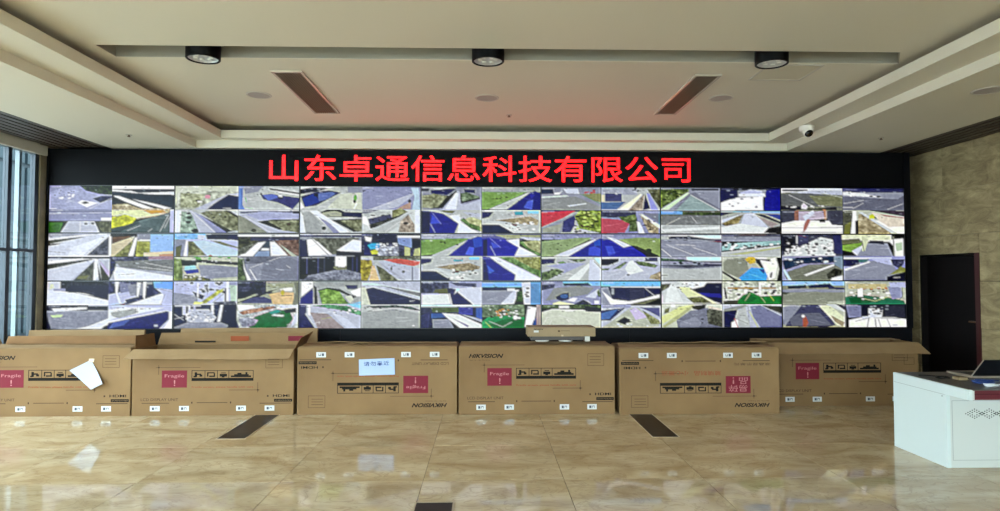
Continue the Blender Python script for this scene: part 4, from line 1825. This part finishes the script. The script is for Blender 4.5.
# fifth carton, upside down, Chinese print
b5 = carton('display_carton', 1.55, 3.405, YC, 0.50, 0.755, 'upside-down carton with Chinese red lettering, fifth from the left', flip=True, chinese=True)
flap(b5, (1.56, YC + 0.01, 0.756), (3.395, YC + 0.01, 0.756), (3.38, YC + 0.24, 0.765), (1.58, YC + 0.24, 0.775))
flap(b5, (3.395, YC + 0.49, 0.756), (1.56, YC + 0.49, 0.756), (1.58, YC + 0.26, 0.785), (3.38, YC + 0.26, 0.80))
# sixth carton, set back
YC = 6.97
Y6 = 7.29
b6 = carton('display_carton', 3.46, 5.33, Y6, 0.50, 0.765, 'rightmost carton, set back and half behind the white desk', open_top=True, hide_logo=True)
flap(b6, (5.33, Y6 - 0.002, 0.768), (3.46, Y6 - 0.002, 0.768), (3.44, Y6 - 0.17, 0.655), (5.36, Y6 - 0.17, 0.65))
flap(b6, (5.33, Y6 + 0.5, 0.767), (3.46, Y6 + 0.5, 0.767), (3.47, Y6 + 0.28, 0.776), (5.31, Y6 + 0.28, 0.772))
sb = MB()
for q in ((5.15, 5.28, 0.50, 0.504), (5.15, 5.28, 0.58, 0.584), (5.15, 5.154, 0.504, 0.58), (5.276, 5.28, 0.504, 0.58)):
    sb.box(q[0], q[1], Y6 - 0.001, Y6 - 0.0002, q[2], q[3])
sb.build('notice_box', M['ink_brown'], b6)

# flat cardboard sheets leaning behind the first two cartons
for (x0, x1, zt, lab) in ((-5.86, -4.36, 0.893, 'flat cardboard sheet leaning behind the leftmost carton'),
                          (-3.95, -2.16, 0.912, 'flat cardboard sheet leaning behind the carton with open flaps')):
    t = thing('cardboard_sheet', ((x0 + x1) / 2, 7.8, 0), lab, 'cardboard', 'flat cardboard sheets behind the cartons')
    MB().quadslab((x0, 7.72, 0.0), (x1, 7.72, 0.0), (x1, 7.86, zt), (x0 + 0.05, 7.86, zt), 0.03).build('sheet', M['carton_edge'], t)
    MB().box(x0 + 0.3, x1 - 0.3, 7.845, 7.90, zt + 0.001, zt + 0.004).build('crease_tape', M['tape'], t)

# loose white sheet on the first carton
t = thing('paper_sheet', (-4.5, YC - 0.03, 0.30), 'tilted white paper sheet taped to the leftmost carton', 'paper')
pa, pb, pc_, pd = Vector((-4.70, 0, 0.52)), Vector((-4.475, 0, 0.635)), Vector((-4.31, 0, 0.375)), Vector((-4.455, 0, 0.305))
vs, fs = [], []
for j in range(7):
    for i in range(7):
        u, v = i / 6, j / 6
        p = pa.lerp(pb, u).lerp(pd.lerp(pc_, u), v)
        bow = 0.006 + 0.05 * v * v * (0.4 + 0.6 * u) + 0.015 * (1 - u) * (1 - v)
        vs.append((p.x, YC - bow, p.z))
for j in range(6):
    for i in range(6):
        a = j * 7 + i
        fs.append((a, a + 1, a + 8, a + 7))
n0 = len(vs)
vs += [(x, y + 0.0015, z) for x, y, z in vs]
fs += [tuple(i + n0 for i in f[::-1]) for f in fs]
for a, b_ in ([(i, i + 1) for i in range(6)] + [(42 + i, 43 + i) for i in range(6)] + [(7 * i, 7 * i + 7) for i in range(6)] + [(6 + 7 * i, 13 + 7 * i) for i in range(6)]):
    fs.append((a, b_, b_ + n0, a + n0))
MB().add(vs, fs).build('sheet', M['paper'], t, smooth=True)
MB().quadslab((-4.50, YC - 0.0085, 0.61), (-4.44, YC - 0.0085, 0.612), (-4.435, YC - 0.0025, 0.65), (-4.495, YC - 0.0025, 0.65), 0.001).build('tape_strip', M['tape'], t)

# notice on the third carton
t = thing('paper_notice', (-1.238, YC - 0.004, 0.447), 'blue-white handwritten notice taped on the upside-down carton', 'notice')
MB().quadslab((-1.443, YC - 0.006, 0.447), (-1.034, YC - 0.006, 0.457), (-1.040, YC - 0.006, 0.645), (-1.447, YC - 0.006, 0.630), 0.003).build('sheet', M['paper_blue'], t)
for i, ch in enumerate('请勿靠近'):
    letter('handwriting', ch, -1.39 + 0.075 * i, -1.325 + 0.075 * i, 0.555 + 0.003 * i, 0.605 + 0.003 * i, YC - 0.0105, M['cable_blue'], t, bold=0.01)

# small parcel, recorder and foam block on the fourth carton
z4 = 0.812
t = thing('recorder', (0.86, 7.22, z4), 'dark flat recorder under the small parcel on the middle carton', 'recorder')
box('case', 0.545, 1.175, 7.10, 7.36, z4 + 0.018, z4 + 0.062, M['recorder'], t, bevel=0.004)
for x in (0.66, 0.94):
    MB().lathe([(0.0, z4), (0.075, z4), (0.085, z4 + 0.012), (0.075, z4 + 0.018), (0.0, z4 + 0.018)], x + 0.02, 7.16, 24, 1, 0.6).build('foot', M['foam'], t, smooth=True)
    MB().lathe([(0.0, z4), (0.075, z4), (0.085, z4 + 0.012), (0.075, z4 + 0.018), (0.0, z4 + 0.018)], x + 0.02, 7.30, 24, 1, 0.6).build('foot', M['foam'], t, smooth=True)
t = tag(box('foam_block', 1.185, 1.245, 7.12, 7.32, z4, z4 + 0.062, M['foam'], None, bevel=0.006, origin='base'), 'small white foam block propping the small parcel', 'foam block')
t = thing('small_parcel', (0.905, 7.24, z4 + 0.063), 'small flat tan parcel lying on top of the middle carton', 'parcel')
box('body', 0.505, 1.305, 7.08, 7.42, z4 + 0.063, z4 + 0.172, M['grey_carton'], t, bevel=0.004)
letter('brand_logo', 'HIKVISION', 0.575, 0.685, z4 + 0.142, z4 + 0.158, 7.0785, M['ink'], t, bold=0.03, shear=0.35)
box('sticker', 0.575, 0.632, 7.0775, 7.0795, z4 + 0.112, z4 + 0.135, M['sticker'], t)
box('print_block', 0.86, 0.885, 7.0785, 7.0795, z4 + 0.118, z4 + 0.136, M['ink_brown'], t)
box('print_line', 0.895, 1.0, 7.0785, 7.0795, z4 + 0.128, z4 + 0.132, M['ink_brown'], t)
box('tape_strip', 0.90, 0.925, 7.0775, 7.0795, z4 + 0.064, z4 + 0.085, M['tape'], t)

# ------------------------------------------------------------------ floor inlays
for (x0, x1, y0, y1, lab) in ((-2.615, -2.35, 5.98, 7.06, 'dark floor inlay strip in front of the carton with open flaps'),
                              (1.66, 1.915, 5.94, 7.02, 'dark floor inlay strip in front of the Chinese-lettered carton'),
                              (-0.478, -0.225, 3.2, 4.288, 'dark floor inlay strip at the bottom edge, nearest the viewer')):
    t = thing('floor_inlay', ((x0 + x1) / 2, (y0 + y1) / 2, 0), lab, 'floor inlay', 'dark strips let into the floor')
    e = MB()
    e.box(x0 - 0.012, x0, y0 - 0.012, y1, 0, 0.003).box(x1, x1 + 0.012, y0 - 0.012, y1, 0, 0.003).box(x0, x1, y0 - 0.012, y0, 0, 0.003).box(x0, x1, y1 - 0.01, y1, 0, 0.003)
    e.build('edge_trim', M['inlay_edge'], t)
    box('plate', x0, x1, y0, y1 - 0.01, 0, 0.0025, M['inlay'], t)

# ------------------------------------------------------------------ ceiling fittings
for (x, lab) in ((-2.528, 'leftmost black cylinder downlight hanging in the ceiling slot'),
                 (0.026, 'middle black cylinder downlight hanging in the ceiling slot'),
                 (2.63, 'rightmost black cylinder downlight hanging in the ceiling slot')):
    t = thing('downlight', (x, 5.385, 3.90), lab, 'downlight', 'cylinder downlights')
    MB().lathe([(0.0, 3.90), (0.145, 3.90), (0.147, 3.89), (0.147, 3.535), (0.141, 3.53), (0.132, 3.53), (0.128, 3.54), (0.128, 3.62)], x, 5.385, 48, 1, 0.9).build('housing', M['downlight'], t, smooth=True)
    MB().lathe([(0.127, 3.541), (0.118, 3.55), (0.06, 3.556), (0.0, 3.557)], x, 5.385, 48, 1, 0.9).build('reflector', M['reflector'], t, smooth=True)
    for k in range(6):
        a = k * math.pi / 3
        MB().lathe([(0.0, 3.541), (0.018, 3.543), (0.024, 3.552), (0.0, 3.557)], x + 0.07 * math.cos(a), 5.385 + 0.06 * math.sin(a), 12).build('lens', M['lens'], t, smooth=True)

for (x0, x1, y0, y1, lab) in ((-2.075, -1.815, 5.885, 7.36, 'long perforated air vent on the left of the ceiling'),
                              (2.115, 2.335, 5.885, 7.30, 'long perforated air vent on the right of the ceiling')):
    t = thing('air_vent', ((x0 + x1) / 2, (y0 + y1) / 2, ZA), lab, 'air vent', 'long ceiling air vents')
    f = MB()
    w = 0.024
    f.box(x0 - w, x0, y0 - w, y1 + w, ZA - 0.016, ZA - 0.0005).box(x1, x1 + w, y0 - w, y1 + w, ZA - 0.016, ZA - 0.0005)
    f.box(x0, x1, y0 - w, y0, ZA - 0.016, ZA - 0.0005).box(x0, x1, y1, y1 + w, ZA - 0.016, ZA - 0.0005)
    f.build('frame', M['grille_frame'], t)
    box('backing', x0, x1, y0, y1, ZA - 0.003, ZA - 0.0005, M['black_void'], t)
    nb_ = 48
    bar = None
    for k in range(nb_):
        y = y0 + (y1 - y0) * (k + 0.5) / nb_
        if bar is None: bar = box('cross_bar', x0, x1, y - 0.006, y + 0.006, ZA - 0.011, ZA - 0.003, M['grille_bar'], t).data
        else: inst('cross_bar', bar, ((x0 + x1) / 2, y, ZA - 0.007), t)
    lb = None
    for k in range(10):
        x = x0 + (x1 - x0) * (k + 0.5) / 10
        if lb is None: lb = box('long_bar', x - 0.003, x + 0.003, y0, y1, ZA - 0.014, ZA - 0.011, M['grille_bar'], t).data
        else: inst('long_bar', lb, (x, (y0 + y1) / 2, ZA - 0.0125), t)

t = thing('access_panel', (2.96, 5.79, ZA), 'square ceiling access panel behind the rightmost downlight', 'access panel')
x0, x1, y0, y1 = 2.69, 3.23, 5.57, 6.02
f = MB()
f.box(x0, x0 + 0.02, y0, y1, ZA - 0.008, ZA - 0.0005).box(x1 - 0.02, x1, y0, y1, ZA - 0.008, ZA - 0.0005)
f.box(x0 + 0.02, x1 - 0.02, y0, y0 + 0.02, ZA - 0.008, ZA - 0.0005).box(x0 + 0.02, x1 - 0.02, y1 - 0.02, y1, ZA - 0.008, ZA - 0.0005)
f.build('frame', M['speaker_ring'], t)
box('cover', x0 + 0.02, x1 - 0.02, y0 + 0.02, y1 - 0.02, ZA - 0.004, ZA - 0.0005, M['access'], t)

for (x, y, z, lab) in ((-2.513, 6.67, ZA, 'round ceiling speaker left of the left air vent'),
                       (0.021, 6.72, ZA, 'round ceiling speaker at the centre, between the vents'),
                       (2.666, 6.66, ZA, 'round ceiling speaker right of the right air vent'),
                       (4.689, 5.42, ZC, 'round ceiling speaker on the right soffit, at the edge')):
    t = thing('ceiling_speaker', (x, y, z), lab, 'speaker', 'round ceiling speakers')
    MB().lathe([(0.0, z - 0.004), (0.115, z - 0.004), (0.115, z - 0.0005), (0.0, z - 0.0005)], x, y, 36).build('grille', M['speaker'], t)
    MB().lathe([(0.115, z - 0.0005), (0.115, z - 0.007), (0.132, z - 0.007), (0.137, z - 0.0005)], x, y, 36).build('ring', M['speaker_ring'], t)

for (x, y, z, lab) in ((0.299, 7.438, ZA, 'tiny sprinkler head in the middle of the ceiling'),
                       (4.966, 7.354, ZC, 'tiny sprinkler head on the right soffit'),
                       (-4.371, 7.426, ZC, 'tiny sprinkler head on the left soffit')):
    t = thing('sprinkler', (x, y, z), lab, 'sprinkler', 'sprinkler heads')
    MB().lathe([(0.0, z - 0.0005), (0.035, z - 0.0005), (0.035, z - 0.006), (0.0, z - 0.006)], x, y, 20).build('rose', M['speaker_ring'], t)
    MB().lathe([(0.0, z - 0.006), (0.01, z - 0.006), (0.01, z - 0.02), (0.02, z - 0.022), (0.02, z - 0.025), (0.0, z - 0.025)], x, y, 16).build('head', M['sprinkler'], t)

t = thing('dome_camera', (3.94, 7.2, Z1), 'white turret security camera on the right ceiling ledge', 'camera')
MB().lathe([(0.0, Z1), (0.088, Z1), (0.09, Z1 - 0.02), (0.085, Z1 - 0.05), (0.07, Z1 - 0.066), (0.0, Z1 - 0.068)], 3.94, 7.2, 36).build('base', M['cam_white'], t, smooth=True)
bl = MB()
for i in range(17):
    th = math.pi * i / 16
MB().lathe([(0.0, -0.062)] + [(0.062 * math.sin(a), -0.062 * math.cos(a)) for a in np.linspace(0.1, math.pi - 0.1, 14)] + [(0.0, 0.062)], 0, 0, 28).xf(Matrix.Translation((3.94, 7.18, Z1 - 0.068))).build('eyeball', M['cam_white'], t, smooth=True)
MB().lathe([(0.0, 0.066), (0.036, 0.062), (0.046, 0.05), (0.05, 0.03)], 0, 0, 28).xf(Matrix.Translation((3.94, 7.18, Z1 - 0.068)) @ Matrix.Rotation(math.radians(138), 4, 'X')).build('lens', M['cam_lens'], t, smooth=True)

# ------------------------------------------------------------------ white desk on the right
DX0, DX1 = 3.84, 5.55
DYF, DYO, DYB = 4.936, 4.70, 5.585
t = thing('reception_desk', (DX0 + 0.8, 5.25, 0), 'white control desk with maroon drawer strip at the right edge', 'desk')
side = MB()
prof = [(DYF, 0.0), (DYB, 0.0), (DYB, 0.687), (DYO, 0.687), (DYO, 0.604), (DYF, 0.604)]
for xs in (DX0, DX1 - 0.03):
    sd = MB().slab([(xs, y, z) for y, z in prof], (1, 0, 0), 0.03)
    sd.build('side_panel', M['desk_white'], t)
box('seam', DX0 - 0.001, DX0, DYF + 0.01, DYB - 0.01, 0.600, 0.603, M['groove'], t)
box('front_panel', DX0 + 0.03, DX1 - 0.03, DYF + 0.005, DYF + 0.025, 0.0, 0.604, M['desk_grey'], t)
box('back_panel', DX0 + 0.03, DX1 - 0.03, DYB - 0.03, DYB - 0.01, 0.0, 0.66, M['desk_white'], t)
box('shelf', DX0 + 0.03, DX1 - 0.03, DYO + 0.035, DYB - 0.03, 0.604, 0.622, M['desk_white'], t)
box('desk_top', DX0 + 0.03, DX1 - 0.03, DYO, DYB - 0.005, 0.681, 0.688, M['desk_top'], t)
dr = box('drawer', DX0 + 0.048, DX1 - 0.055, DYO + 0.012, DYO + 0.03, 0.606, 0.681, M['maroon'], t)
box('drawer_groove', DX0 + 0.048, DX1 - 0.055, DYO + 0.010, DYO + 0.012, 0.650, 0.653, M['ink'], dr)
box('stile', DX0 + 0.03, DX0 + 0.048, DYO + 0.004, DYO + 0.03, 0.606, 0.681, M['desk_grey'], t)
g = MB()
gx0, gx1_, gz0, gz1 = DX0 + 0.048, DX1 - 0.08, 0.06, 0.555
yy = DYF + 0.005
for (a, b_, c0, c1) in ((gx0, gx1_, gz0, gz0 + 0.004), (gx0, gx1_, gz1 - 0.004, gz1), (gx0, gx0 + 0.004, gz0, gz1), (gx1_ - 0.004, gx1_, gz0, gz1)):
    g.box(a, b_, yy - 0.0012, yy - 0.0002, c0, c1)
g.build('door_groove', M['groove'], t)
v = MB()
for q in range(5):
    cx, cz = DX0 + 0.24 + 0.125 * q, 0.445
    for ring, (rx, rz) in enumerate(((0.075, 0.038), (0.040, 0.020))):
        for k in range(16 if ring == 0 else 8):
            a = k / (16 if ring == 0 else 8) * 4
            s_, f_ = int(a), a - int(a)
            P4 = [(1, 0), (0, 1), (-1, 0), (0, -1), (1, 0)]
            ux = P4[s_][0] * (1 - f_) + P4[s_ + 1][0] * f_
            uz = P4[s_][1] * (1 - f_) + P4[s_ + 1][1] * f_
            v.box(cx + ux * rx - 0.0045, cx + ux * rx + 0.0045, yy - 0.0015, yy - 0.0003, cz + uz * rz - 0.004, cz + uz * rz + 0.004)
v.build('vent_holes', M['ink'], t, kind='stuff')
MB().lathe([(0.0, 0), (0.006, 0), (0.006, 0.003), (0.0, 0.003)], 0, 0, 12).xf(Matrix.Translation((DX0, DYF + 0.045, 0.585)) @ Matrix.Rotation(-math.pi / 2, 4, 'Y')).build('screw_cap', M['groove'], t)

# laptop seen from behind
zt = 0.6885
t = thing('laptop', (4.55, 5.3, zt), 'open black laptop seen from behind on the white desk', 'laptop')
box('base', 4.285, 4.85, 5.20, 5.50, zt + 0.004, zt + 0.024, M['laptop_silver'], t, bevel=0.003)
ld = MB().box(4.285, 4.85, -0.008, 0.0, 0.0, 0.205)
ld.xf(Matrix.Translation((0, 5.21, zt + 0.026)) @ Matrix.Rotation(math.radians(40), 4, 'X')).build('lid', M['laptop_dark'], t)
sc_ = MB().box(4.30, 4.835, 0.0005, 0.002, 0.012, 0.195)
sc_.xf(Matrix.Translation((0, 5.21, zt + 0.026)) @ Matrix.Rotation(math.radians(40), 4, 'X')).build('screen', M['cam_lens'], t)
le = MB().box(4.281, 4.285, -0.008, 0.001, 0.0, 0.205)
le.xf(Matrix.Translation((0, 5.21, zt + 0.026)) @ Matrix.Rotation(math.radians(40), 4, 'X')).build('lid_edge', M['laptop_silver'], t)
box('keyboard', 4.32, 4.81, 5.28, 5.42, zt + 0.024, zt + 0.027, M['laptop_dark'], t)
for x in (4.31, 4.82):
    for y in (5.22, 5.47): box('foot', x - 0.01, x + 0.01, y - 0.01, y + 0.01, zt, zt + 0.004, M['cable_black'], t)

def coil(name, cx, cy, r, sy, turns, m, label, z=zt, wob=0.012, tail=None):
    pts = []
    n = int(26 * turns)
    for i in range(n + 1):
        a = 2 * math.pi * i / 26
        rr = r * (1 + 0.10 * math.sin(2.3 * a))
        pts.append((cx + rr * math.cos(a), cy + rr * sy * math.sin(a), z + 0.006 + 0.006 * (i / n) * turns + 0.002 * math.sin(3 * a)))
    if tail:
        x, y, zz = pts[-1]
        for k in range(1, 9):
            u = k / 8
            pts.append((x + (tail[0] - x) * u, y + (tail[1] - y) * u + 0.02 * math.sin(3 * u), zz + (z + 0.006 - zz) * u))
    return tag(MB().tube(pts, 0.0055, 8).build(name, m, None, smooth=True, origin='base'), label, 'cable')
coil('cable_coil', 4.20, 4.99, 0.075, 0.8, 2.3, M['cable_blue'], 'coiled blue cable on the desk in front of the laptop', tail=(4.40, 5.06))
coil('cable_coil', 4.14, 4.84, 0.045, 0.8, 1.6, M['cable_white'], 'small coiled white cable on the desk near its front edge', tail=(4.34, 4.86))
coil('cable_coil', 4.03, 5.22, 0.05, 1.0, 1.4, M['cable_black'], 'small coiled black cable left of the laptop', tail=(3.92, 5.36))
t = thing('adapter', (4.14, 5.16, zt), 'small tan adapter lying left of the laptop', 'adapter')
box('body', 4.10, 4.18, 5.12, 5.20, zt, zt + 0.025, M['grey_carton'], t, bevel=0.004)
box('plug', 4.18, 4.205, 5.14, 5.18, zt + 0.006, zt + 0.018, M['cable_black'], t, bevel=0.002)
t = thing('paper_slip', (4.24, 4.80, zt), 'small white paper slip by the front edge of the desk', 'paper')
MB().quadslab((4.17, 4.76, zt + 0.001), (4.29, 4.75, zt + 0.001), (4.31, 4.83, zt + 0.001), (4.19, 4.84, zt + 0.001), 0.002).build('slip', M['paper'], t)
